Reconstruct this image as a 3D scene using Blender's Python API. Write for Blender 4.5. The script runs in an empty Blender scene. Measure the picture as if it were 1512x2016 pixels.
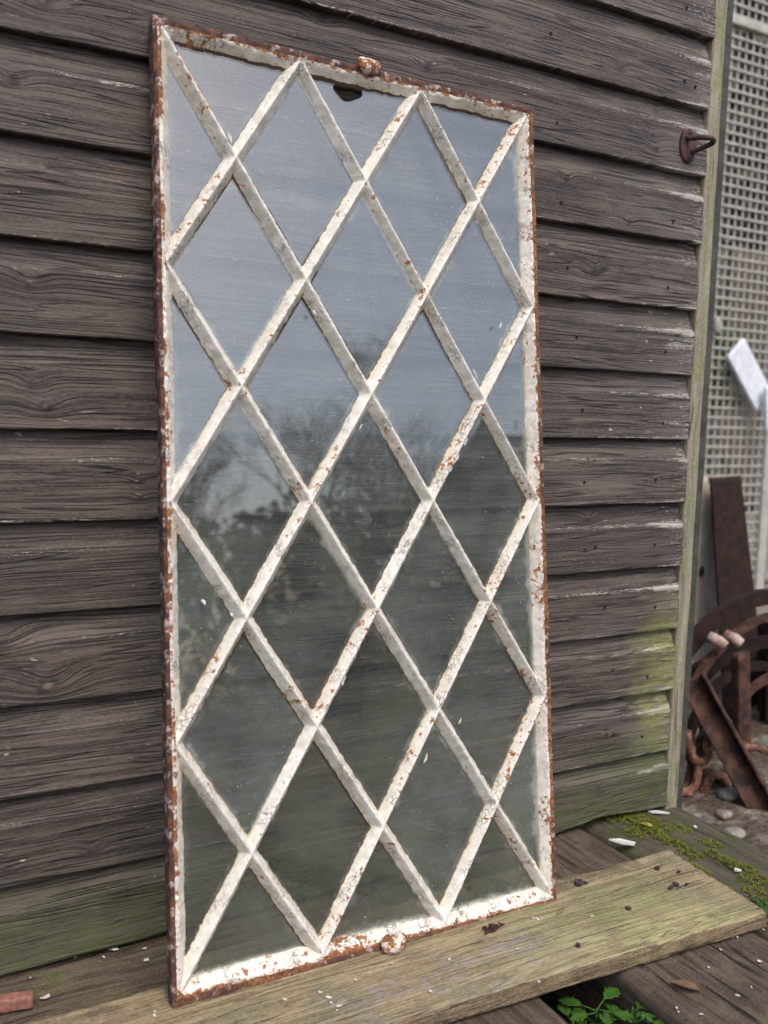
import bpy, math, random
import numpy as np
from mathutils import Matrix, Vector
S = bpy.context.scene
col = S.collection
rad = math.radians

# ------------------------------------------------------------ camera
FPX, YAW, PITCH, ROLL = 1833.83, 0.517149, -0.105131, 0.0282489
CAM = np.array([-0.325329, -1.405832, 1.240907])
Fv = np.array([math.sin(YAW)*math.cos(PITCH), math.cos(YAW)*math.cos(PITCH), math.sin(PITCH)])
R0 = np.array([math.cos(YAW), -math.sin(YAW), 0.]); U0 = np.cross(R0, Fv)
Rv = R0*math.cos(ROLL)+U0*math.sin(ROLL); Uv = -R0*math.sin(ROLL)+U0*math.cos(ROLL)
cd = bpy.data.cameras.new('camera'); cam = bpy.data.objects.new('camera', cd); col.objects.link(cam)
cam.matrix_world = Matrix(((Rv[0], Uv[0], -Fv[0], CAM[0]), (Rv[1], Uv[1], -Fv[1], CAM[1]), (Rv[2], Uv[2], -Fv[2], CAM[2]), (0, 0, 0, 1)))
cd.sensor_fit = 'HORIZONTAL'; cd.sensor_width = 36; cd.lens = FPX/1512*36
cd.clip_start = .02; cd.clip_end = 500
cd.dof.use_dof = True; cd.dof.focus_distance = 1.6; cd.dof.aperture_fstop = cd.lens/1000/.0090
S.camera = cam
# ------------------------------------------------------------ world, sun, exposure
SUN_EL, SUN_AZ = rad(55), rad(184)        # azimuth clockwise from +Y: soft light comes over the camera's left shoulder
w = bpy.data.worlds.new('World'); S.world = w; w.use_nodes = True
wn = w.node_tree.nodes; bg = wn['Background']
sky = wn.new('ShaderNodeTexSky'); sky.sky_type = 'NISHITA'; sky.sun_disc = False
sky.sun_elevation = SUN_EL; sky.sun_rotation = SUN_AZ; sky.dust_density = 3.4; sky.air_density = 1.0; sky.ozone_density = 1.0
w.node_tree.links.new(sky.outputs[0], bg.inputs[0]); bg.inputs[1].default_value = 0.15
sd = bpy.data.lights.new('sun', 'SUN'); sd.energy = .8; sd.angle = rad(28); sd.color = (1, .94, .87)
sun = bpy.data.objects.new('sun', sd); col.objects.link(sun)
sdir = Vector((math.sin(SUN_AZ)*math.cos(SUN_EL), math.cos(SUN_AZ)*math.cos(SUN_EL), math.sin(SUN_EL)))
sun.rotation_euler = sdir.to_track_quat('Z', 'Y').to_euler(); sun.location = sdir*20
S.view_settings.view_transform = 'Standard'; S.view_settings.look = 'None'
S.view_settings.exposure = 0.8; S.view_settings.gamma = 1
S.cycles.use_denoising = True; S.cycles.denoising_prefilter = 'FAST'; S.cycles.denoising_input_passes = 'RGB_ALBEDO_NORMAL'; S.cycles.max_bounces = 8; S.cycles.transparent_max_bounces = 16

# ------------------------------------------------------------ geometry helpers
rng = random.Random(7)
def ray(px, py): return Fv+(px-756)/FPX*Rv-(py-1008)/FPX*Uv
def at_y(px, py, y): d = ray(px, py); return CAM+d*((y-CAM[1])/d[1])
def at_z(px, py, z): d = ray(px, py); return CAM+d*((z-CAM[2])/d[2])
def _hash(ix, iy, iz, seed):
    h = (ix.astype(np.int64)*374761393+iy.astype(np.int64)*668265263+iz.astype(np.int64)*2147483647+seed*974634777) & 0xffffffff
    h = ((h ^ (h >> 13))*1274126177) & 0xffffffff
    h = (h ^ (h >> 16))*2246822519 & 0xffffffff
    return ((h ^ (h >> 15)) & 0xffffff)/float(0xffffff)
def vnoise(x, y, z, seed=0):
    x, y, z = np.broadcast_arrays(np.asarray(x, float), np.asarray(y, float), np.asarray(z, float))
    ix, iy, iz = np.floor(x), np.floor(y), np.floor(z); fx, fy, fz = x-ix, y-iy, z-iz
    fx, fy, fz = [f*f*(3-2*f) for f in (fx, fy, fz)]; r = 0
    for a in (0, 1):
        for b in (0, 1):
            for c in (0, 1):
                r = r+_hash(ix+a, iy+b, iz+c, seed)*(fx if a else 1-fx)*(fy if b else 1-fy)*(fz if c else 1-fz)
    return r
def fbm(x, y, z, seed=0, o=3):
    r, a, t = 0, 1., 0.
    for i in range(o): r = r+a*vnoise(np.asarray(x)*2**i, np.asarray(y)*2**i, np.asarray(z)*2**i, seed+i*17); t += a; a *= .5
    return r/t
def sstep(a, b, x): t = np.clip((x-a)/(b-a), 0, 1); return t*t*(3-2*t)
def mesh(name, V, Fs, mat, parent=None, smooth=True, attrs=None):
    me = bpy.data.meshes.new(name); V = np.asarray(V, float)
    if isinstance(Fs, np.ndarray):
        me.vertices.add(len(V)); me.vertices.foreach_set('co', V.ravel())
        n = len(Fs); k = Fs.shape[1]; me.loops.add(n*k); me.loops.foreach_set('vertex_index', Fs.ravel().astype(np.int32))
        me.polygons.add(n); me.polygons.foreach_set('loop_start', np.arange(0, n*k, k, dtype=np.int32))
        me.polygons.foreach_set('loop_total', np.full(n, k, np.int32)); me.update(calc_edges=True)
    else:
        me.from_pydata([tuple(v) for v in V], [], [tuple(int(i) for i in f) for f in Fs])
    me.validate()
    if smooth: me.polygons.foreach_set('use_smooth', np.ones(len(me.polygons), bool))
    for k, a in (attrs or {}).items():
        at = me.attributes.new(k, 'FLOAT', 'POINT'); at.data.foreach_set('value', np.asarray(a, np.float32).ravel())
    if mat: me.materials.append(mat)
    o = bpy.data.objects.new(name, me); col.objects.link(o)
    if parent: o.parent = parent
    return o
def tag(o, label=None, cat=None, group=None, kind=None):
    if label: o['label'] = label
    if cat: o['category'] = cat
    if group: o['group'] = group
    if kind: o['kind'] = kind
    return o
def empty(name, loc, label, cat, group=None, mat=None):
    o = bpy.data.objects.new(name, None); col.objects.link(o); o.empty_display_size = .05
    if mat is not None: o.matrix_world = mat
    else: o.location = loc
    return tag(o, label, cat, group)
def grid_faces(n, m, closed_m=False, closed_n=False):
    i = np.arange(n if closed_n else n-1); j = np.arange(m if closed_m else m-1)
    I, J = np.meshgrid(i, j, indexing='ij'); I2, J2 = (I+1) % n, (J+1) % m
    return np.stack([I*m+J, I2*m+J, I2*m+J2, I*m+J2], -1).reshape(-1, 4)
def caps(n, m):
    return [tuple(range(m-1, -1, -1))[::-1], tuple((n-1)*m+j for j in range(m))[::-1]]
def sweep(name, C, L, mat, parent=None, smooth=True, attrs=None, cap=True):
    """C: n x m x 3 rings."""
    n, m = C.shape[:2]; F = [tuple(f) for f in grid_faces(n, m, True)]
    if cap: F += caps(n, m)
    return mesh(name, C.reshape(-1, 3), F, mat, parent, smooth, attrs)
def rrect(w, t, r, step):
    """rounded rectangle loop centred on 0, returns points and normals."""
    P, N = [], []
    for cx, cy, a0 in ((w/2-r, t/2-r, 0), (-w/2+r, t/2-r, 90), (-w/2+r, -t/2+r, 180), (w/2-r, -t/2+r, 270)):
        for k in range(4):
            a = rad(a0+k*30); P.append((cx+r*math.cos(a), cy+r*math.sin(a))); N.append((math.cos(a), math.sin(a)))
    Q, M = [], []
    for i in range(len(P)):
        a, b = np.array(P[i]), np.array(P[(i+1) % len(P)]); Q.append(a); M.append(N[i])
        if (i+1) % 4 == 0:
            d = np.linalg.norm(b-a); k = max(1, int(d/step))
            for j in range(1, k): Q.append(a+(b-a)*j/k); M.append(N[i])
    return np.array(Q), np.array(M)
def beam(name, A, B, wd, w, t, mat, parent=None, r=.003, step=.01, amp=0., fr=(20, 20, 20), seed=0, w2=None, t2=None, smooth=True, local=False, bend=0, dispf=None):
    """rounded bar from A to B, width along wd, thickness across."""
    A, B, wd = np.array(A, float), np.array(B, float), np.array(wd, float)
    d = B-A; Ln = np.linalg.norm(d); d = d/Ln; wd = wd-d*(wd@d); wd /= np.linalg.norm(wd); td = np.cross(d, wd)
    n = max(2, int(Ln/step)+1); Q, M = rrect(w, t, min(r, t*.49, w*.49), step)
    s = np.linspace(0, 1, n)[:, None]; k1 = 1+((w2/w-1)*s if w2 else 0); k2 = 1+((t2/t-1)*s if t2 else 0)
    a = Q[None, :, 0]*k1; b = Q[None, :, 1]*k2
    C = A+(s*Ln)[..., None]*d+a[..., None]*wd+b[..., None]*td+(bend*np.sin(np.pi*s))[..., None]*td
    Nn = M[None, :, 0, None]*wd+M[None, :, 1, None]*td
    if amp: C = C+Nn*((fbm(C[..., 0]*fr[0], C[..., 1]*fr[1], C[..., 2]*fr[2], seed)-.5)*2*amp)[..., None]
    if dispf is not None: C = C+Nn*dispf(C, Nn)[..., None]
    return sweep(name, C, Ln, mat, parent, smooth)
def tube(name, pts, rr, mat, parent=None, m=8, wob=0, seed=0, flat=None):
    pts = np.array(pts, float); n = len(pts); rr = np.broadcast_to(rr, (n,))
    T = np.gradient(pts, axis=0); T /= np.linalg.norm(T, axis=1)[:, None]
    up = np.array([0, 0, 1.]) if abs(T[0][2]) < .9 else np.array([0, 1., 0]); C = np.zeros((n, m, 3))
    X = np.cross(T[0], up); X /= np.linalg.norm(X)
    for i in range(n):
        X = X-T[i]*(X@T[i]); X /= np.linalg.norm(X); Y = np.cross(T[i], X)
        for j in range(m):
            a = 2*math.pi*j/m; C[i, j] = pts[i]+rr[i]*(X*math.cos(a)+Y*math.sin(a))
    if wob: C += (np.stack([fbm(C[..., 0]*90, C[..., 1]*90, C[..., 2]*90, seed+k) for k in range(3)], -1)-.5)*2*wob
    return sweep(name, C, 1, mat, parent)
def blob(name, c, r, mat, parent=None, amp=.15, fr=60, seed=0, n=24, loc=True):
    th = np.linspace(0, np.pi, n); ph = np.linspace(0, 2*np.pi, 2*n, endpoint=False)
    T, P = np.meshgrid(th, ph, indexing='ij'); D = np.stack([np.sin(T)*np.cos(P), np.sin(T)*np.sin(P), np.cos(T)], -1)
    V = D*np.array(r); k = 1+(fbm(V[..., 0]*fr+seed, V[..., 1]*fr, V[..., 2]*fr, seed)-.5)*2*amp
    return mesh(name, (V*k[..., None]+np.array(c)).reshape(-1, 3), grid_faces(n, 2*n, True), mat, parent)

# ------------------------------------------------------------ material helpers
class M:
    def __init__(s, name):
        s.m = bpy.data.materials.new(name); s.m.use_nodes = True; s.t = s.m.node_tree; s.t.nodes.clear()
        s.out = s.t.nodes.new('ShaderNodeOutputMaterial'); s.tc = s.t.nodes.new('ShaderNodeTexCoord')
        sp = s.t.nodes.new('ShaderNodeSeparateXYZ'); s.l(s.tc.outputs['Object'], sp.inputs[0]); s.x, s.y, s.z = sp.outputs
        s.P = s.tc.outputs['Object']
    def l(s, a, b):
        if hasattr(a, 'is_linked'): s.t.links.new(a, b)
        elif a is not None: b.default_value = a
    def mt(s, op, a, b=None, c=None, clamp=False):
        n = s.t.nodes.new('ShaderNodeMath'); n.operation = op; n.use_clamp = clamp
        for i, v in enumerate((a, b, c)): s.l(v, n.inputs[i])
        return n.outputs[0]
    def add(s, a, b): return s.mt('ADD', a, b)
    def mul(s, a, b): return s.mt('MULTIPLY', a, b)
    def sub(s, a, b): return s.mt('SUBTRACT', a, b)
    def mx(s, a, b): return s.mt('MAXIMUM', a, b)
    def vec(s, x, y, z):
        n = s.t.nodes.new('ShaderNodeCombineXYZ')
        for i, v in enumerate((x, y, z)): s.l(v, n.inputs[i])
        return n.outputs[0]
    def noise(s, v, scale=1., detail=3., rough=.55, dist=0.):
        n = s.t.nodes.new('ShaderNodeTexNoise'); s.l(v, n.inputs['Vector']); n.inputs['Scale'].default_value = scale
        n.inputs['Detail'].default_value = detail; n.inputs['Roughness'].default_value = rough; n.inputs['Distortion'].default_value = dist
        return n.outputs[0]
    def vor(s, v, scale, feature='F1', out='Distance', rnd=1.):
        n = s.t.nodes.new('ShaderNodeTexVoronoi'); n.feature = feature; s.l(v, n.inputs['Vector']); n.inputs['Scale'].default_value = scale
        n.inputs['Randomness'].default_value = rnd; return n.outputs[out]
    def ss(s, x, a, b, lo=0., hi=1.):
        n = s.t.nodes.new('ShaderNodeMapRange'); n.interpolation_type = 'SMOOTHSTEP'; s.l(x, n.inputs[0])
        for i, v in ((1, a), (2, b), (3, lo), (4, hi)): s.l(v, n.inputs[i])
        return n.outputs[0]
    def mix(s, f, a, b):
        n = s.t.nodes.new('ShaderNodeMix'); n.data_type = 'RGBA'; n.clamp_factor = True; s.l(f, n.inputs[0])
        for v, i in ((a, 6), (b, 7)): s.l((*v, 1) if isinstance(v, tuple) and len(v) == 3 else v, n.inputs[i])
        return n.outputs[2]
    def attr(s, k):
        n = s.t.nodes.new('ShaderNodeAttribute'); n.attribute_name = k; return n.outputs['Fac']
    def bump(s, h, dist, strength=1., nrm=None):
        n = s.t.nodes.new('ShaderNodeBump'); s.l(h, n.inputs['Height']); n.inputs['Distance'].default_value = dist
        n.inputs['Strength'].default_value = strength
        if nrm is not None: s.l(nrm, n.inputs['Normal'])
        return n.outputs[0]
    def bsdf(s, colr, rough=.8, nrm=None, spec=.3, metal=0.):
        n = s.t.nodes.new('ShaderNodeBsdfPrincipled'); s.l((*colr, 1) if isinstance(colr, tuple) else colr, n.inputs['Base Color'])
        s.l(rough, n.inputs['Roughness']); n.inputs['Specular IOR Level'].default_value = spec; s.l(metal, n.inputs['Metallic'])
        if nrm is not None: s.l(nrm, n.inputs['Normal'])
        return n.outputs[0]
    def done(s, sh): s.t.links.new(sh, s.out.inputs[0]); return s.m

def mat_board():
    m = M('dark_weathered_board'); bid = m.attr('bid'); kb = m.attr('kb'); kc = m.attr('kc'); ed = m.attr('edge')
    xx = m.add(m.x, m.mul(bid, 13.7)); yb = m.mul(bid, 31.)
    warp = m.sub(m.noise(m.vec(m.mul(xx, 1.6), yb, m.mul(m.z, 7)), 1, 3), .5)
    g = m.add(m.add(m.z, kb), m.mul(warp, .018))
    fine = m.noise(m.vec(m.mul(xx, 7), yb, m.mul(g, 260)), 1, 4, .75)
    med = m.noise(m.vec(m.mul(xx, 3.5), yb, m.mul(g, 100)), 1, 3, .6)
    big = m.noise(m.vec(m.mul(xx, 3), yb, m.mul(m.z, 9)), 1, 3)
    crk = m.mul(m.ss(m.noise(m.vec(m.mul(xx, 2.2), yb, m.mul(g, 210)), 1, 2, .5), .36, .30), m.ss(big, .4, .6))
    rn = m.noise(m.vec(m.mul(xx, .9), m.add(yb, 3.), m.mul(g, 34)), 1, 2, .45)
    ringl = m.ss(m.mt('PINGPONG', m.mul(rn, 17.), .5), .17, .03)
    grit = m.noise(m.vec(m.mul(xx, 130), yb, m.mul(m.z, 420)), 1, 3, .7)
    hair = m.mul(m.mul(ringl, m.ss(m.noise(m.vec(m.mul(xx, 6), yb, m.mul(m.z, 30)), 1, 3), .30, .56)), .85)
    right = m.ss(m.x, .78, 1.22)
    t = m.add(m.mul(fine, .42), m.add(m.mul(med, .33), m.mul(grit, .25)))
    c = m.mix(m.ss(t, .38, .60), (.017, .0130, .0110), (.112, .088, .073))
    c = m.mix(m.mul(m.ss(big, .42, .72), m.add(.10, m.mul(right, .60))), c, (.190, .165, .148))  # paler towards the right end: bleached wood plus brighter light there, painted into the colour
    lg = m.ss(m.noise(m.vec(m.mul(xx, 20), m.add(yb, 9.), m.mul(g, 560)), 1, 3, .6), .56, .66)
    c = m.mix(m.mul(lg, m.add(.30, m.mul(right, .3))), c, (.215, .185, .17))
    c = m.mix(m.mul(m.ss(m.noise(m.vec(m.mul(xx, 2), m.add(yb, 19.), m.mul(m.z, 16)), 1, 4), .55, .75), .55), c, (.045, .034, .031))
    hv = m.t.nodes.new('ShaderNodeHueSaturation'); m.l(c, hv.inputs['Color']); m.l(m.add(.74, m.add(m.mul(m.mt('FRACT', m.mul(bid, 7.31)), .26), m.mul(m.noise(m.vec(m.mul(xx, 1.6), yb, 0.), 1, 3), .36))), hv.inputs['Value']); c = hv.outputs[0]
    # bare grey scuffs: along the ridge, the lower arris and the cut end
    wn_ = m.add(m.mul(m.noise(m.vec(m.mul(xx, 38), yb, m.mul(g, 560)), 1, 4, .75), .62), m.mul(m.noise(m.vec(m.mul(xx, 110), yb, m.mul(m.z, 240)), 1, 4, .75), .38))
    zone = m.noise(m.vec(m.mul(xx, 2.4), m.add(yb, 5.), m.mul(m.z, 24)), 1, 3)
    endw = m.ss(m.add(m.x, m.mul(m.sub(zone, .5), .16)), 1.08, 1.215)
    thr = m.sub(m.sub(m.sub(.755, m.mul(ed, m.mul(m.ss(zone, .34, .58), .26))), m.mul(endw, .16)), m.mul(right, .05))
    thr = m.sub(thr, m.mul(m.ss(zone, .6, .72), .07))
    scuff = m.ss(m.sub(wn_, thr), 0., .03)
    c = m.mix(m.mul(scuff, .8), c, m.mix(m.noise(m.P, 60), (.30, .27, .24), (.56, .53, .48)))
    # scratches and white flecks
    fl = m.vor(m.vec(m.add(m.mul(xx, 26), m.mul(m.sub(big, .5), 9)), yb, m.add(m.mul(m.z, 150), m.mul(m.sub(zone, .5), 12))), 1.0, 'F1'); flm = m.ss(fl, .13, .08)
    c = m.mix(m.mul(flm, m.ss(m.noise(m.vec(m.mul(xx, 5), yb, m.mul(m.z, 9)), 1, 2), .58, .64)), c, (.42, .39, .36))
    sp = m.ss(m.vor(m.vec(xx, yb, m.mul(m.z, 1.6)), 120, 'F1'), .11, .06)
    c = m.mix(m.mul(sp, m.ss(m.noise(m.P, 14, 2), .57, .63)), c, (.42, .40, .37))
    c = m.mix(m.mul(crk, .85), c, (.012, .010, .010)); c = m.mix(hair, c, (.018, .015, .0145))
    # knots
    ring = m.ss(m.noise(m.vec(m.mul(xx, 40), yb, m.mul(m.z, 90)), 1, 3), .35, .7)
    c = m.mix(m.ss(kc, .12, .55), c, m.mix(ring, (.022, .017, .016), (.075, .058, .048)))
    c = m.mix(m.mul(m.ss(kc, .72, .9), ring), c, (.19, .145, .10))
    # algae: low boards and the damp right-hand end
    an = m.noise(m.P, 11, 4, .6); an2 = m.noise(m.vec(m.mul(m.x, 20), m.y, m.mul(m.z, 90)), 1, 4, .65)
    low = m.ss(m.add(m.z, m.mul(m.sub(an, .5), .16)), .56, .40)
    lowr = m.ss(m.add(m.z, m.mul(m.sub(an, .5), .12)), .60, .52)
    c = m.mix(m.mul(m.mx(m.mul(low, .75), m.mul(lowr, m.mul(right, .8))), m.ss(an2, .25, .6)), c, m.mix(an2, (.035, .044, .015), (.115, .135, .04)))
    d = m.add(m.mt('POWER', m.mul(m.sub(m.x, 1.20), 8.5), 2), m.mt('POWER', m.mul(m.sub(m.z, .70), 5.2), 2))
    lime = m.mul(m.ss(m.add(d, m.mul(m.sub(m.add(m.mul(an, .5), m.mul(an2, .5)), .5), 4.2)), 1.45, -.2), m.ss(an2, .3, .62))
    c = m.mix(m.mul(lime, .8), c, m.mix(an, (.20, .22, .055), (.34, .35, .12)))
    h = m.add(m.add(m.mul(fine, .4), m.add(m.mul(med, .4), m.mul(grit, .35))), m.add(m.mul(crk, -1.1), m.mul(hair, -.8)))
    h = m.add(h, m.mul(kc, .7))
    nm = m.bump(h, .0028, 1.); nm = m.bump(m.noise(m.P, 9, 3), .01, .35, nm)
    return m.done(m.bsdf(c, m.ss(fine, .3, .7, .55, .8), nm, .4))

def mat_paint():
    m = M('flaking_white_paint_on_rusty_iron'); rb = m.attr('rb'); dp = m.attr('dep')
    n1 = m.noise(m.P, 58, 5, .66); n2 = m.noise(m.P, 150, 4, .65); n3 = m.noise(m.P, 6, 2); n4 = m.noise(m.P, 300, 3, .6)
    s_ = m.add(m.add(m.mul(n1, .62), m.mul(n2, .38)), m.mul(m.sub(n3, .5), .30))
    thr = m.sub(.605, m.mul(rb, .36))
    q = m.sub(s_, thr)
    rust = m.ss(q, 0., .012); stain = m.ss(q, -.06, .004)
    pc = m.mix(m.ss(n1, .3, .7), (.54, .505, .43), (.76, .735, .68))
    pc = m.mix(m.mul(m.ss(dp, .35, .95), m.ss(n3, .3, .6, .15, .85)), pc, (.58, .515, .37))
    pc = m.mix(m.mul(m.ss(m.noise(m.P, 17, 4, .6), .55, .72), .4), pc, (.52, .48, .38))
    pc = m.mix(m.mul(stain, .6), pc, (.50, .25, .10))
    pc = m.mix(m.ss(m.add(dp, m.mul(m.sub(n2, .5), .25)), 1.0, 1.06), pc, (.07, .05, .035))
    # alligator cracking
    wv = m.vec(m.add(m.x, m.mul(m.sub(n1, .5), .02)), m.add(m.y, m.mul(m.sub(n2, .5), .012)), m.z)
    cr = m.mul(m.ss(m.vor(wv, 120, 'DISTANCE_TO_EDGE'), .05, .012), m.ss(m.noise(m.P, 21, 3), .52, .62))
    pc = m.mix(m.mul(cr, .8), pc, (.13, .085, .055))
    pc = m.mix(m.mul(m.ss(m.vor(m.P, 160, 'F1'), .09, .06), m.ss(n3, .45, .6)), pc, (.05, .035, .03))
    rc = m.mix(m.ss(n2, .35, .65), (.085, .038, .022), (.33, .135, .045))
    rimc = m.mix(m.ss(n1, .3, .7), (.035, .021, .020), (.135, .056, .036))
    rimc = m.mix(m.ss(m.noise(m.P, 62, 5, .65), .53, .62), rimc, (.36, .28, .25)); rimc = m.mix(m.ss(m.noise(m.P, 33, 5, .65), .56, .64), rimc, (.03, .018, .022))
    rc = m.mix(m.ss(rb, .45, .75), rc, rimc)
    c = m.mix(rust, pc, rc)
    h = m.add(m.mul(rust, -1.), m.add(m.mul(n2, .5), m.add(m.mul(n4, .35), m.mul(cr, -.7))))
    nm = m.bump(h, .0017, 1.)
    return m.done(m.bsdf(c, m.mix(rust, (.42,)*3, (.85,)*3), nm, .4))

W, H = 0.6491486, 1.3555553
def mat_glass():
    m = M('old_dirty_glass')
    g = m.t.nodes.new('ShaderNodeNewGeometry'); dt = m.t.nodes.new('ShaderNodeVectorMath'); dt.operation = 'DOT_PRODUCT'
    wv = m.bump(m.noise(m.P, 5, 1), .004, .12)
    m.l(g.outputs['Incoming'], dt.inputs[0]); m.l(g.outputs['Normal'], dt.inputs[1])
    ca = m.mt('ABSOLUTE', dt.outputs['Value']); f = m.add(.125, m.mul(.95, m.mt('POWER', m.sub(1., ca), 5)))
    gl = m.t.nodes.new('ShaderNodeBsdfGlossy'); gl.inputs['Roughness'].default_value = .022; m.l(wv, gl.inputs['Normal'])
    tr = m.t.nodes.new('ShaderNodeBsdfTransparent'); tr.inputs[0].default_value = (.93, .955, .93, 1)
    mx = m.t.nodes.new('ShaderNodeMixShader'); m.l(f, mx.inputs[0]); m.l(tr.outputs[0], mx.inputs[1]); m.l(gl.outputs[0], mx.inputs[2])
    # dirt only on the outer face
    sp = m.t.nodes.new('ShaderNodeSeparateXYZ'); m.l(m.tc.outputs['Normal'], sp.inputs[0]); front = m.ss(sp.outputs[2], .4, .6)
    u = m.mul(m.x, 6/W); v = m.mul(m.sub(H, m.y), 8/H)
    d1 = m.mt('PINGPONG', m.sub(u, v), 1.); d2 = m.mt('PINGPONG', m.add(u, v), 1.); dm = m.mt('MINIMUM', d1, d2)
    de = m.mt('MINIMUM', dm, m.mul(m.mt('MINIMUM', m.y, m.mt('MINIMUM', m.sub(H, m.y), m.mt('MINIMUM', m.x, m.sub(W, m.x)))), 9.))
    na = m.noise(m.P, 38, 5, .65); nb = m.noise(m.P, 9, 3, .6); nc = m.noise(m.P, 5, 3)
    edge = m.mul(m.ss(m.add(de, m.mul(m.sub(na, .5), .34)), .21, .13), m.ss(nb, .35, .6))
    lowm = m.ss(m.y, 1.0, .25)
    film = m.add(.05, m.mul(m.ss(nb, .35, .75), .08)); film = m.add(film, m.mul(m.mul(edge, m.ss(nc, .4, .6)), .13))
    film = m.add(film, m.mul(m.ss(na, .62, .72), .05))
    sp1 = m.ss(m.vor(m.P, 95, 'F1'), .085, .05); sp1 = m.mul(sp1, m.ss(m.noise(m.P, 12, 2), .48, .56))
    sp2 = m.mul(m.ss(m.vor(m.P, 260, 'F1'), .12, .07), m.ss(nb, .5, .6))
    scr = m.mul(m.ss(m.noise(m.vec(m.mul(m.x, 5), m.mul(m.y, 700), 0.), 1, 2), .80, .82), m.ss(nc, .5, .6))
    scr2 = m.mul(m.ss(m.noise(m.vec(m.mul(m.add(m.x, m.mul(m.y, .35)), 600), m.mul(m.y, 10), 0.), 1, 2), .76, .79), .6)
    mot = m.mul(m.ss(m.noise(m.P, 130, 4, .7), .42, .72), m.ss(m.noise(m.P, 14, 4, .6), .38, .62)); film = m.add(film, m.mul(mot, .06))
    film = m.mx(film, m.mul(m.mx(m.mx(sp1, sp2), m.mul(m.mx(scr, scr2), .35)), .75))
    fc = m.mix(m.mx(sp1, m.mul(edge, .6)), (.30, .33, .34), (.62, .62, .58))
    df = m.t.nodes.new('ShaderNodeBsdfDiffuse'); m.l(fc, df.inputs[0])
    m2 = m.t.nodes.new('ShaderNodeMixShader'); oi = m.t.nodes.new('ShaderNodeObjectInfo'); m.l(m.mul(m.mul(film, m.add(.55, m.mul(oi.outputs['Random'], 1.0))), front), m2.inputs[0]); m.l(mx.outputs[0], m2.inputs[1]); m.l(df.outputs[0], m2.inputs[2])
    # green-black algae film, thicker low down
    al = m.mul(m.mul(m.ss(m.add(m.mul(nb, .45), m.mul(na, .55)), .40, .62), m.add(.03, m.mul(lowm, .30))), front)
    ad = m.t.nodes.new('ShaderNodeBsdfDiffuse'); m.l(m.mix(na, (.032, .037, .022), (.085, .094, .055)), ad.inputs[0])
    m3 = m.t.nodes.new('ShaderNodeMixShader'); m.l(al, m3.inputs[0]); m.l(m2.outputs[0], m3.inputs[1]); m.l(ad.outputs[0], m3.inputs[2])
    return m.done(m3.outputs[0])

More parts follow.
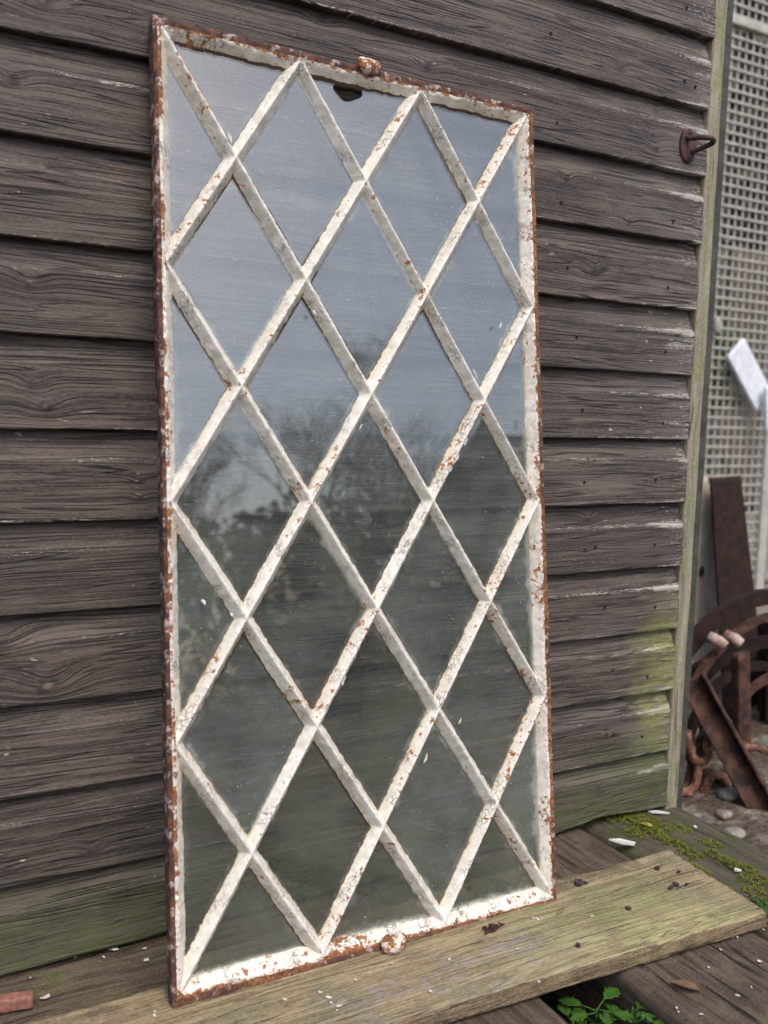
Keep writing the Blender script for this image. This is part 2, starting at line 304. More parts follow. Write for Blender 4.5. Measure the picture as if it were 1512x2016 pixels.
def mat_plank():
    m = M('weathered_plank_with_lichen')
    warp = m.sub(m.noise(m.vec(m.mul(m.x, 3), m.mul(m.y, 12), 0.), 1, 3), .5)
    g = m.add(m.add(m.y, m.z), m.mul(warp, .028))
    fine = m.noise(m.vec(m.mul(m.x, 7), 0., m.mul(g, 300)), 1, 4, .65); med = m.noise(m.vec(m.mul(m.x, 2.6), 4., m.mul(g, 70)), 1, 3, .6)
    big = m.noise(m.P, 9, 4, .6); b2 = m.noise(m.P, 23, 5, .65); b3 = m.noise(m.P, 70, 4, .65)
    t = m.add(m.mul(fine, .6), m.mul(med, .4))
    c = m.mix(m.ss(t, .3, .7), (.115, .085, .045), (.43, .345, .205))
    c = m.mix(m.mul(m.ss(big, .45, .63), .55), c, m.mix(fine, (.10, .10, .055), (.22, .215, .125)))
    # yellow lichen towards the front right
    zy = m.ss(m.add(m.y, m.mul(m.sub(big, .5), .22)), -.30, -.365)
    zx = m.mul(m.ss(m.add(m.x, m.mul(m.sub(b2, .5), .3)), .42, .60), m.ss(m.add(m.x, m.mul(m.sub(b2, .5), .3)), 1.02, .90))
    lich = m.mul(m.mul(zy, zx), m.ss(b2, .36, .56))
    c = m.mix(m.mul(lich, .8), c, m.mix(b3, (.30, .27, .11), (.48, .44, .22)))
    zg = m.mul(m.ss(m.mt('ABSOLUTE', m.sub(m.x, .74)), .26, .08), m.ss(m.mt('ABSOLUTE', m.add(m.y, .285)), .09, .02))
    c = m.mix(m.mul(m.mul(zg, m.ss(b2, .35, .6)), .75), c, m.mix(fine, (.15, .17, .055), (.27, .29, .12)))
    # lilac-grey dried film, centre front
    zl = m.mul(m.ss(m.mt('ABSOLUTE', m.sub(m.x, .44)), .30, .10), m.ss(m.y, -.255, -.30))
    c = m.mix(m.mul(m.mul(zl, m.ss(m.add(m.mul(b2, .5), m.mul(b3, .5)), .48, .56)), .7), c, m.mix(b3, (.17, .145, .125), (.36, .325, .30)))
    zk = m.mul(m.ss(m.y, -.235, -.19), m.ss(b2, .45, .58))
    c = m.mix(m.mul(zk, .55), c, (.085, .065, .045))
    c = m.mix(m.ss(m.noise(m.vec(m.mul(m.x, 5), 9., m.mul(g, 160)), 1, 2), .37, .31), c, (.045, .034, .024))
    c = m.mix(m.mul(m.ss(m.vor(m.P, 130, 'F1'), .12, .07), m.ss(big, .5, .58)), c, (.07, .055, .045))
    c = m.mix(m.mul(m.ss(m.vor(m.P, 70, 'F1'), .075, .05), m.ss(b2, .5, .58)), c, (.6, .58, .54))
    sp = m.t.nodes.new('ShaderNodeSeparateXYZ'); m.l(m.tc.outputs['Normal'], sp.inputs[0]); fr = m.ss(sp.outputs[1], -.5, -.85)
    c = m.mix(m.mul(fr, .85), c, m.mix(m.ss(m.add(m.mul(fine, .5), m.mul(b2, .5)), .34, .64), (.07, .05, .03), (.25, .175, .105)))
    rn = m.noise(m.vec(m.mul(m.x, 1.2), 3., m.mul(g, 36)), 1, 2, .45); rl = m.mul(m.ss(m.mt('PINGPONG', m.mul(rn, 15.), .5), .16, .03), m.ss(b2, .3, .55))
    grit = m.noise(m.vec(m.mul(m.x, 150), m.mul(m.y, 420), m.mul(m.z, 420)), 1, 3, .7)
    c = m.mix(m.mul(rl, .5), c, (.07, .052, .034)); c = m.mix(m.mul(m.ss(grit, .50, .66), .35), c, (.44, .39, .29)); c = m.mix(m.mul(m.ss(grit, .42, .32), .5), c, (.07, .058, .036))
    h = m.add(m.add(m.mul(fine, .5), m.mul(grit, .5)), m.add(m.mul(b3, .5), m.mul(rl, -.5)))
    return m.done(m.bsdf(c, .85, m.bump(h, .0028, 1.), .2))

def mat_sleeper(name, dark, light, ax='y', green=0., gc=((.03, .04, .012), (.10, .12, .035))):
    m = M(name); a, b = (m.y, m.x) if ax == 'y' else (m.x, m.y)
    if ax == 'z': a, b = m.z, m.x
    warp = m.sub(m.noise(m.vec(m.mul(a, 3), m.mul(b, 14), 0.), 1, 3), .5)
    g = m.add(m.add(b, m.mul(m.z if ax != 'z' else m.y, .8)), m.mul(warp, .05))
    fine = m.noise(m.vec(m.mul(a, 6), 0., m.mul(g, 260)), 1, 4, .65); med = m.noise(m.vec(m.mul(a, 2.4), 4., m.mul(g, 60)), 1, 3, .6)
    b2 = m.noise(m.P, 16, 5, .6); b3 = m.noise(m.P, 80, 4, .65)
    c = m.mix(m.ss(m.add(m.mul(fine, .5), m.mul(med, .5)), .32, .66), dark, light)
    c = m.mix(m.mul(m.ss(b2, .5, .7), .5), c, tuple(v*1.5 for v in light))
    crk = m.ss(m.noise(m.vec(m.mul(a, 3), 7., m.mul(g, 75)), 1, 2.5, .5), .37, .30)
    c = m.mix(m.mul(crk, .95), c, (.008, .007, .006))
    if green: c = m.mix(m.mul(m.ss(m.add(m.mul(b2, .7), m.mul(b3, .3)), .62-green*.25, .70-green*.2), .85), c, m.mix(b3, *gc))
    c = m.mix(m.mul(m.ss(m.vor(m.P, 110, 'F1'), .085, .05), m.ss(b2, .48, .56)), c, (.5, .48, .43))
    grit = m.noise(m.P, 330, 3, .7); c = m.mix(m.mul(m.ss(grit, .5, .66), .3), c, tuple(min(v*1.9, .8) for v in light)); c = m.mix(m.mul(m.ss(grit, .42, .32), .5), c, dark)
    h = m.add(m.add(m.mul(fine, .4), m.mul(grit, .4)), m.add(m.mul(crk, -1.5), m.mul(b3, .4)))
    return m.done(m.bsdf(c, .85, m.bump(h, .003, 1.), .2))

def mat_rust(name='rusty_iron', a=(.022, .012, .010), b=(.095, .042, .030), c2=(.21, .10, .045), pal=.66):
    m = M(name); n1 = m.noise(m.P, 26, 5, .65); n2 = m.noise(m.P, 110, 4, .6)
    c = m.mix(m.ss(n1, .35, .65), a, b); c = m.mix(m.mul(m.ss(n2, pal-.06, pal+.06), .7), c, c2)
    return m.done(m.bsdf(c, .8, m.bump(m.add(n1, m.mul(n2, .6)), .0015, .8), .3))
def mat_plain(name, a, b, sc=40, rough=.7, bmp=.0008, spec=.3, str_=(1, 1, 1)):
    m = M(name); v = m.vec(m.mul(m.x, str_[0]), m.mul(m.y, str_[1]), m.mul(m.z, str_[2]))
    n1 = m.noise(v, sc, 4, .6); n2 = m.noise(v, sc*5, 3, .6)
    c = m.mix(m.ss(m.add(m.mul(n1, .65), m.mul(n2, .35)), .35, .65), a, b)
    return m.done(m.bsdf(c, rough, m.bump(m.add(n1, n2), bmp, .8), spec))
def mat_ground():
    m = M('pale_gravel_and_soil'); n1 = m.noise(m.P, 1.3, 4); n2 = m.noise(m.P, 30, 5, .7); v = m.vor(m.P, 55, 'F1'); vc = m.vor(m.P, 55, 'F1', 'Color')
    c = m.mix(m.ss(n2, .3, .7), (.08, .07, .052), (.27, .24, .185)); c = m.mix(.35, c, m.mix(vc, (.10, .09, .07), (.45, .42, .36)))
    near = m.mul(m.ss(m.y, .05, -.1), m.ss(m.x, 1.35, 1.25))
    c = m.mix(m.mul(near, .85), c, m.mix(n2, (.018, .014, .009), (.07, .055, .035)))
    c = m.mix(m.mul(m.ss(n1, .5, .7), .45), c, (.09, .11, .04)); yd = m.mul(m.ss(m.y, 1.5, .9), m.ss(m.noise(m.P, 9, 4, .6), .38, .56)); c = m.mix(m.mul(yd, .8), c, (.055, .032, .022))
    return m.done(m.bsdf(c, .9, m.bump(m.add(m.mul(v, -1.), n2), .012, .8), .2))
def mat_leaf(name, a, b, tr=.35):
    m = M(name); oi = m.t.nodes.new('ShaderNodeNewGeometry').outputs['Random Per Island']
    c = m.mix(m.add(m.mul(oi, .6), m.mul(m.noise(m.P, 90, 3), .4)), a, b)
    s1 = m.bsdf(c, .5, m.bump(m.noise(m.P, 160, 3), .0006, .6), .35); t = m.t.nodes.new('ShaderNodeBsdfTranslucent'); m.l(c, t.inputs[0])
    x = m.t.nodes.new('ShaderNodeMixShader'); x.inputs[0].default_value = tr; m.l(s1, x.inputs[1]); m.l(t.outputs[0], x.inputs[2])
    return m.done(x.outputs[0])

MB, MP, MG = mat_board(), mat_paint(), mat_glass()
MPL = mat_plank()
M_SLP = mat_sleeper('dark_cracked_sleeper', (.016, .012, .009), (.12, .09, .068), 'y', .15)
M_SLM = mat_sleeper('mossy_sleeper', (.022, .018, .013), (.12, .10, .072), 'y', .62, ((.02, .028, .008), (.075, .088, .03)))
M_SLX = mat_sleeper('dark_damp_sleeper', (.026, .019, .014), (.15, .115, .08), 'x', .35)
M_POST = mat_sleeper('lichen_grey_corner_post', (.11, .10, .07), (.34, .31, .23), 'z', .55, ((.10, .10, .04), (.25, .25, .12)))
M_RUST = mat_rust(); M_RUSTD = mat_rust('dark_rusty_plate', (.010, .005, .004), (.026, .011, .007), (.05, .02, .012), .6)
M_RUSTL = mat_rust('orange_rusty_iron', (.07, .032, .02), (.22, .10, .06), (.40, .24, .16), .6)
M_HOOK = mat_rust('dark_brown_rusty_hook', (.035, .02, .02), (.10, .05, .048), (.18, .09, .06), .68)
M_FLAKE = mat_plain('white_paint_flake', (.48, .47, .43), (.68, .67, .63), 120)
M_DARKFL = mat_plain('dark_rust_flake', (.02, .014, .02), (.085, .055, .06), 150)
M_NAIL = mat_plain('blackened_nail', (.004, .004, .004), (.03, .02, .015), 300)
M_WIRE = mat_plain('grey_galvanised_wire', (.24, .23, .205), (.42, .405, .36), 30)
M_GFR = mat_plain('light_grey_frame', (.32, .30, .265), (.46, .44, .40), 20)
M_GPO = mat_plain('dark_green_grey_metal', (.035, .036, .030), (.075, .075, .06), 30)
M_WHITE = mat_plain('white_painted_slat', (.56, .60, .66), (.74, .77, .80), 20)
M_MOSS = mat_leaf('bright_moss', (.05, .065, .008), (.26, .27, .03), .2)
M_LEAF = mat_leaf('fresh_green_leaf', (.018, .065, .008), (.085, .21, .028), .3)
M_LEAFD = mat_leaf('dark_evergreen_leaf', (.012, .022, .010), (.045, .065, .03), .2)
M_DEAD = mat_plain('dead_brown_leaf', (.10, .055, .028), (.21, .125, .065), 90)
M_YEL = mat_plain('yellow_leaf', (.30, .26, .05), (.45, .38, .09), 90)
M_SLAB = mat_plain('pale_weathered_board', (.30, .25, .20), (.52, .46, .38), 9, .8, .001, .2, (8, 8, 1))
M_STONE = mat_plain('pale_rubble', (.13, .115, .095), (.30, .27, .23), 25, .9, .004)
M_BOLT = mat_plain('pinkish_rusty_paint', (.22, .10, .07), (.52, .43, .38), 22)
M_BRICK = mat_plain('pink_red_brick', (.19, .075, .055), (.33, .16, .125), 120)
M_GROUND = mat_ground()

# ------------------------------------------------------------ ground and sleepers
def ground():
    n = 90; a = np.linspace(-1, 1, n); a = np.sign(a)*np.abs(a)**3*60
    X, Y = np.meshgrid(a, a, indexing='ij'); Z = .19+(fbm(X*3, Y*3, 0*X, 5)-.5)*.03
    tag(mesh('ground', np.stack([X, Y, Z], -1).reshape(-1, 3), grid_faces(n, n), M_GROUND), kind='structure')
ground()
def sdisp(seed, k=.004, ax=0):
    def f(C, N):
        a, b = (C[..., 0], C[..., 1]) if ax else (C[..., 1], C[..., 0])
        g = b+(vnoise(a*4, b*12, 0, seed)-.5)*.03; c = vnoise(a*4, g*75, C[..., 2]*30, seed+3)
        return (fbm(C[..., 0]*14, C[..., 1]*14, C[..., 2]*14, seed)-.5)*k*1.2-sstep(.30, .16, c)*k*1.3-(vnoise(a*7, g*180, 0, seed+9)-.5)*.0016
    return f
def sleeper(nm, x0, x1, y0, y1, z1, t, mat, label, seed, dx=0., cat='sleeper', r=.012):
    o = beam(nm, ((x0+x1)/2, y1, z1-t/2), ((x0+x1)/2+dx, y0, z1-t/2), (1, 0, 0), x1-x0, t, mat, None, r, .006, dispf=sdisp(seed))
    return tag(o, label, cat, 'timber sleepers under the plank')
sleeper('timber_sleeper', .700, .992, -1.5, .12, .386, .14, M_SLP, 'wide dark cracked timber sleeper under the right part of the plank, beside the green leaves', 3, -.03)
sleeper('timber_sleeper', 1.004, 1.275, -1.5, .14, .386, .14, M_SLM, 'rightmost timber sleeper, wide, green with bright moss beyond the plank end', 12, -.03, r=.03)
sleeper('timber_sleeper', .10, .545, -1.5, -.17, .384, .14, M_SLP, 'grey timber sleeper left of the green leaves, under the front of the plank', 19)
o = beam('timber_beam', (-1.4, -.028, .319), (.62, -.028, .319), (0, 1, 0), .25, .13, M_SLX, None, .01, .006, dispf=sdisp(31, ax=1))
tag(o, 'dark damp timber beam lying along the foot of the boarded wall behind the plank', 'beam')

# plank
def plank():
    x0, x1 = -.62, 1.0; n = 460; s = np.linspace(0, 1, n)[:, None]; Q, Mn = rrect(2, .027, .0035, .01)
    xs = x0+(x1-x0)*s
    yb = -.1625-.0196*(xs+.35)/1.35; yf = -.357-.0745*(xs+.35)/1.335
    # loop in (w -1..1) : densify along width
    loop = []
    m = 62
    for j in range(m): loop.append((1-2*j/(m-1), 1))
    for j in range(1, 7): loop.append((-1, 1-2*j/7))
    for j in range(m): loop.append((-1+2*j/(m-1), -1))
    for j in range(1, 7): loop.append((1, -1+2*j/7))
    L_ = np.array(loop); wv, tv = L_[None, :, 0], L_[None, :, 1]
    yy = (yb+yf)/2+(yb-yf)/2*wv; zz = .4183-.0135+.0135*tv; xx = xs+0*wv
    endx = sstep(.985, 1.0, s)
    # round the arrises
    edge = np.abs(wv) > .999; corner = (np.abs(wv) > .97) & (np.abs(tv) > .99)
    sgn = np.sign(wv)
    ch = fbm(xx*30, wv*3, tv*3, 61, 4); big = fbm(xx*5, wv, 0, 62, 2)
    yy = yy-sgn*np.where(np.abs(wv) > .999, .0012+.003*sstep(.5, .75, ch)*(np.abs(tv) > .5)+.0015*sstep(.4, .7, big), 0)
    g = yy+(vnoise(xx*4, yy*12, 0, 63)-.5)*.03
    zz = zz+np.where(tv > .99, (fbm(xx*7, g*90, 0, 64)-.5)*.0022-sstep(.27, .17, vnoise(xx*5, g*80, 0, 65))*.0022, 0)
    zz = zz-np.sign(tv)*np.where(np.abs(wv) > .999, .0012+.002*sstep(.45, .7, ch), 0)*(np.abs(tv) > .99)
    xx = xx+(fbm(wv*4, tv*2, 0, 66)-.5)*.005*endx+(-.027*0)*endx
    # right end slightly out of square: back corner 27 mm further right
    xx = xx+(.5+.5*wv)*.024*s-.012*s*0
    C = np.stack([xx, yy+0*xx, zz+0*xx], -1)
    C[-1, :, 0] -= .002
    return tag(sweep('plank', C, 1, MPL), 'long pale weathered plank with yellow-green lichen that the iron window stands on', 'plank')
plank()

# ------------------------------------------------------------ shed
shed = empty('shed', (0, 0, 0), 'dark brown shed clad in horizontal weatherboards behind the leaning window', 'shed')
SP = .13485
def wall_pt(px, py): p = at_y(px, py, 0.); return p[0], p[2]
KN = [(28, 156, .010), (60, 555, .011), (66, 755, .010), (5, 1262, .014), (95, 1350, .02), (845, 130, .010), (1287, 265, .007), (1292, 293, .009), (1118, 352, .009), (1240, 435, .007),
      (1172, 530, .010), (1166, 1020, .010), (1153, 1082, .006), (1160, 905, .006), (1292, 945, .006), (178, 1670, .008), (280, 945, .006), (278, 980, .005), (640, 30, .01), (90, 800, .012),
      (85, 2, .012), (1222, 130, .008), (1010, 690, .01), (330, 640, .012), (500, 880, .012), (760, 1200, .013), (590, 1500, .012), (430, 1040, .01), (1300, 215, .008), (1195, 1447, .006)]
KN = [(*wall_pt(a, b), r) for a, b, r in KN]
r_ = random.Random(5)
for k in range(22): KN.append((r_.uniform(-1.1, -.25), r_.uniform(.4, 2.5), r_.uniform(.006, .013)))
ZB = {-2: 2.0148, -1: 1.8787, 0: 1.7445, 1: 1.6093, 2: 1.4712, 3: 1.339, 4: 1.2045, 5: 1.0703, 6: .9357, 7: .7997, 8: .6627, 9: .5287, 10: .3925}
TILT = {-2: (.0, .002), -1: (0, 0), 0: (0, .001), 1: (0, 0), 2: (0, .003), 6: (0, -.002), 7: (.001, -.004), 8: (0, -.001), 9: (.0, -.0035), 10: (0, .003)}
XE = [1.2166, 1.2146, 1.2164, 1.2169, 1.2121, 1.2122, 1.2134, 1.2167, 1.2142, 1.2159, 1.2134, 1.2117, 1.2154]
wall = beam('wall', (-1.5, .055, .39), (-1.5, .055, 3.1), (0, 1, 0), .03, .03, M_GPO, shed)
bpy.data.objects.remove(wall)
V = [(-1.5, .04, .37), (1.2, .04, .37), (1.2, .04, 2.95), (-1.5, .04, 2.95), (-1.5, .09, .37), (1.2, .09, .37), (1.2, .09, 2.95), (-1.5, .09, 2.95)]
wall = mesh('wall', V, [(0, 1, 2, 3), (5, 4, 7, 6), (1, 5, 6, 2), (4, 0, 3, 7), (3, 2, 6, 7), (4, 5, 1, 0)], MB, shed, False)
PROF = [(-.0, .026), (.0, .020), (.0, .012), (.0, .004), (.0006, .0008), (.003, 0)]           # (height, depth)
def board(k):
    zb = ZB.get(k, 2.0148-(k+2)*SP); top = ZB.get(k-1, zb+SP)-zb; tl, trr = TILT.get(k, (0, 0))
    xe = XE[k+2] if 0 <= k+2 < 13 else 1.2145; x0 = -1.4 if k > -99 else 0
    ridge = top*.675
    pf = list(PROF)
    for z in np.linspace(.006, ridge-.003, 13): pf.append((z, .0005+.003*z/ridge))
    for j in range(1, 12):
        t = j/11; pf.append((ridge+(top-ridge)*(t*1.0 if j > 2 else (.05, .11)[j-1]), .0035+(.0048 if j > 1 else .0022)+(.0105*((t-.18)/.82)**.9 if j > 2 else 0)))
    pf += [(top+.008, .0195), (top+.010, .027)]
    pf = np.array(pf); m = len(pf)
    xs = np.concatenate([np.linspace(x0, -.3, 90, endpoint=False), np.linspace(-.3, xe, 380)]); n = len(xs)
    X, J = np.meshgrid(xs, np.arange(m), indexing='ij'); Zl = pf[J, 0]; Y = pf[J, 1].copy(); f = Zl/top
    bid = (k*.6180339+3) % 1
    Z = zb+Zl+tl+(trr-tl)*(X-0)/1.2
    low = sstep(.09, 0., f)
    Z = Z+low*((fbm(X*9, 0*X, bid*40, 71)-.5)*.0018+(fbm(X*70, 0*X, bid*40, 72)-.5)*.0012)
    chip = sstep(.70, .80, fbm(X*22, 0*X, bid*50, 73)); Z = Z+low*chip*.0012
    rg = np.exp(-((f-.675)/.04)**2)
    Y = Y-(fbm(X*3, 0*X+k, f*2, 74)-.5)*.004+rg*(-.0012+(fbm(X*40, 0*X, bid*30, 75)-.5)*.002)
    if k == 10: Z = Z+low*.022*sstep(.90, .99, X)*0+low*np.exp(-((X-1.03)/.09)**2)*.012
    # end of the board is worn back unevenly
    if True:
        e = sstep(xe-.02, xe, X); X = X+e*((fbm(Zl*60, 0*X, bid*60, 76)-.5)*.007-.004*sstep(.7, .9, f))
    kb = 0*X; kc = 0*X
    for (kx, kz, kr) in KN:
        d2 = ((X-kx)/(2.6*kr))**2+((Z-kz)/(1.5*kr))**2
        if zb-.02 < kz < zb+top+.02:
            kb = kb+np.exp(-d2)*kr*1.2; kc = np.maximum(kc, np.exp(-(((X-kx)/(.8*kr))**2+((Z-kz)/(.6*kr))**2)*.9))
    edge = np.maximum(rg, np.exp(-((f-.015)/.025)**2))
    Vv = np.stack([X, Y, Z], -1).reshape(-1, 3); F = [tuple(q) for q in grid_faces(n, m, True)]+[tuple(range(m)), tuple((n-1)*m+j for j in range(m))[::-1]]
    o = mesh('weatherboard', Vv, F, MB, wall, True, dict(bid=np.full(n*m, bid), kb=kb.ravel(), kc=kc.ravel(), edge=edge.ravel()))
    return o
for k in range(-7, 11):
    board(k)
# nails, small dark sunk heads
NA = [(1086, 65), (1098, 242), (1349, 159), (1353, 15), (1370, 170), (1106, 399), (1326, 437), (1119, 527), (1316, 566), (1137, 664), (1312, 692), (1148, 808), (1306, 833), (1151, 950),
      (1292, 944), (1173, 1077), (1290, 1073), (1192, 1197), (1291, 1196), (1207, 1320), (1275, 1332), (1210, 1447), (1265, 1450)]
def board_y(z):
    for k in range(-7, 11):
        zb = ZB.get(k, 2.0148-(k+2)*SP)
        if zb <= z < zb+SP: return .0005+.003*(z-zb)/(SP*.675)
    return 0
for i, (a, b) in enumerate(NA):
    x, z = wall_pt(a, b); y = board_y(z); pts = []
    r1 = random.Random(i); rr_ = [r1.uniform(.0022, .0038) for _ in range(9)]
    V = [(x+rr_[j]*.9*math.cos(j*.698), y-.0020, z+rr_[j]*math.sin(j*.698)) for j in range(9)]+[(x+rr_[j]*1.3*math.cos(j*.698), y+.004, z+rr_[j]*1.3*math.sin(j*.698)) for j in range(9)]+[(x, y-.0004, z)]
    mesh('nail', V, [(j, (j+1) % 9, 18) for j in range(9)]+[((j+1) % 9, j, 9+j, 9+(j+1) % 9) for j in range(9)], M_NAIL, wall, False)
# corner post
cp = beam('corner_post', (1.233, .030, .30), (1.233, .030, 3.0), (1, 0, 0), .036, .055, M_POST, shed, .004, .008, dispf=lambda C, N: (fbm(C[..., 0]*60, C[..., 1]*60, C[..., 2]*9, 81)-.5)*.003)
# shed's dark side return
V = [(1.24, .06, .37), (1.24, 2.6, .37), (1.24, 2.6, 2.95), (1.24, .06, 2.95)]; V += [(x-.03, y, z) for x, y, z in V]
mesh('side_wall', V, [(0, 1, 2, 3), (7, 6, 5, 4), (0, 4, 5, 1), (3, 2, 6, 7), (1, 5, 6, 2), (4, 0, 3, 7)], M_GPO, shed, False)

# iron hook plate
hx, hz = wall_pt(1354, 287)
hk = empty('iron_hook', (hx, 0, hz), 'small dark brown rusty staple on an oval plate, screwed to the boards', 'hook')
th = np.linspace(0, 2*np.pi, 40, endpoint=False); rings = []
for d, s_ in ((.002, 1.0), (-.002, 1.0), (-.0045, .93), (-.0052, .8), (-.0052, .02)):
    rings.append(np.stack([.0225*s_*np.cos(th), d+0*th, .0335*s_*np.sin(th)], -1))
C = np.array(rings); C[..., 1] += (fbm(C[..., 0]*200, C[..., 1]*100, C[..., 2]*200, 4)-.5)*.0015
sweep('plate', C, 1, M_HOOK, hk)
for q, sgn in ((-.004, 1), (.002, -1)):
    pass
t = np.linspace(0, 1, 22)
CP = np.array([(-.010, -.002, .012), (-.006, -.020, .010), (.004, -.042, .007), (.016, -.052, .004), (.021, -.046, -.002), (.014, -.022, -.008), (.006, -.002, -.012)])
arc = np.stack([np.interp(t, np.linspace(0, 1, 7), CP[:, i]) for i in range(3)], -1); arc[1:-1] = (arc[:-2]+arc[1:-1]*2+arc[2:])/4
tube('staple', arc, .0052, M_HOOK, hk, 10, .0006, 3)
for dz in (.023, -.023):
    blob('screw', (0, -.0055, dz), (.0048, .0022, .0048), M_HOOK, hk, .1, 300, 3, 10)

# ------------------------------------------------------------ the iron lattice window
O = np.array([0.04556842, -0.22553777, 0.43858933])
wr = np.array([0.99981739, -0.01153748, -0.01523404]); wu = np.array([0.01670541, 0.14056068, 0.98993112]); wnr = np.cross(wr, wu)
WM = Matrix(((wr[0], wu[0], wnr[0], O[0]), (wr[1], wu[1], wnr[1], O[1]), (wr[2], wu[2], wnr[2], O[2]), (0, 0, 0, 1)))
win = empty('lattice_window', O, 'old white-painted iron window with diamond lattice panes and rusty frame, leaning on the boarded wall', 'window', mat=WM)
GD = -.0165                                   # glass depth behind the bar ridges
DU, DV = W/6, H/8; LD = math.hypot(DU, DV); HW = .0117
def dist_s(a, b, c):   # signed distance to line "\" : u - v' = c
    return ((a/DU)-((H-b)/DV)-c)*DU*DV/LD
def dist_b(a, b, c):   # "/" : u + v' = c
    return ((a/DU)+((H-b)/DV)-c)*DU*DV/LD
def prof(d, hw):
    d = np.abs(d); return -(np.sqrt(d*d+.0014**2)-.0014)/(hw-.0018)*.0165
def smax(a, b, k): h = np.clip(.5+.5*(a-b)/k, 0, 1); return b*(1-h)+a*h+k*h*(1-h)
def hwn(a, b, sd): return HW+(fbm(a*14, b*14, sd, 91, 2)-.5)*.0022+(fbm(a*110, b*110, sd, 92, 3)-.5)*.0036
def lattice_h(a, b):
    ks = np.round(((a/DU)-((H-b)/DV))/2)*2; ks = np.clip(ks, -6, 4); kb = np.clip(np.round(((a/DU)+((H-b)/DV))/2)*2, 2, 12)
    hs = prof(dist_s(a, b, ks), hwn(a, b, 1.)); hb = prof(dist_b(a, b, kb), hwn(a, b, 7.))
    return hs, hb
def lumps(a, b, h): return (fbm(a*150, b*150, h*60, 93, 3)-.5)*.0020+(fbm(a*22, b*22, 0, 94, 2)-.5)*.0012+.0009*sstep(.50, .56, fbm(a*60, b*60, 4, 95, 4))-.0004
# frame ring --------------------------------------------------
def inset_pt(s, q):
    """s: 0..4 side position, q: inset from the outer edge."""
    x0, x1, y0, y1 = -.0135+q, W+.0120-q, -.0200+q, H+.0135-q
    return x0, x1, y0, y1
prof_f = [(0.0030, -.022), (0, -.022), (0, -.017), (0, -.012), (0, -.007), (.0000, -.0030), (.0004, -.0012), (.0012, -.0003), (.003, 0)]
for q in np.linspace(.005, .0145, 6): prof_f.append((q, .0006*math.sin(q*300)))
for q in np.linspace(.0165, .031, 9): prof_f.append((q, -.001-(q-.0155)/.0155*.0165))
prof_f += [(.0315, -.021), (.0315, -.030)]
pq = np.array(prof_f); mm = len(pq); rows = []; tgt = []
segs = [((0, 0), (1, 0)), ((1, 0), (1, 1)), ((1, 1), (0, 1)), ((0, 1), (0, 0))]
for si, (p0, p1) in enumerate(segs):
    Ls = W if si % 2 == 0 else H; n = int(Ls/.0022)
    for i in range(n): t = i/n; rows.append((p0[0]+(p1[0]-p0[0])*t, p0[1]+(p1[1]-p0[1])*t, si))
rows = np.array(rows); n = len(rows); Q = pq[None, :, 0]; h = np.repeat(pq[None, :, 1], n, 0)
x0, x1, y0, y1 = -.0125+Q*.80, W+.0120-Q*.76, -.0200+Q, H+.0135-Q
A_ = x0+(x1-x0)*rows[:, 0:1]; B_ = y0+(y1-y0)*rows[:, 1:2]
side = rows[:, 2:3]; nzq = (fbm(A_*60, B_*60, h*60, 101, 4)-.5)
out = (Q < .0045); dq = nzq*.0026*out+(fbm(A_*9, B_*9, 0, 102)-.5)*.003*out
dq = dq+(Q > .016)*(fbm(A_*70, B_*70, 3, 103, 3)-.5)*.0032
sx = np.where(side == 1, -1, np.where(side == 3, 1, 0)); sy = np.where(side == 0, 1, np.where(side == 2, -1, 0))
A_ = A_+sx*dq; B_ = B_+sy*dq
h = h+np.where(Q > .002, lumps(A_, B_, h)*1.1, 0)+np.where((Q < .016) & (h > -.004), (fbm(A_*110, B_*110, 9, 104, 3)-.5)*.0024, 0)
rb = np.where(Q < np.where(side == 3, .0085, .0125), 1., np.where(Q < .0165, .3, 0.))+0*A_
wside = np.where(side == 0, .60, np.where(side == 1, .60, np.where(side == 3, .80, .98)))
rb = rb*wside+np.where(h < -.004, 1, 0)*(Q < .006)*.6
rb = rb+np.where((side == 0) & (Q > .012), .06, 0)
rb = np.clip(rb+(fbm(A_*20, B_*20, 2, 105)-.5)*.5*(Q < .02), 0, 1.1)
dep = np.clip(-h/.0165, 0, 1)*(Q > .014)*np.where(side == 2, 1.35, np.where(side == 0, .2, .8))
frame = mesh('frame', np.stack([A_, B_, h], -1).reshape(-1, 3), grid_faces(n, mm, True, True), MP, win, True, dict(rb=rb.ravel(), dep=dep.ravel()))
def frame_h(a, b):
    q = np.minimum(np.minimum((a+.0125)/.80, (W+.0120-a)/.76), np.minimum(b+.0200, H+.0135-b))
    return np.where(q < .0155, 0., -.001-(q-.0155)/.0155*.0165), q
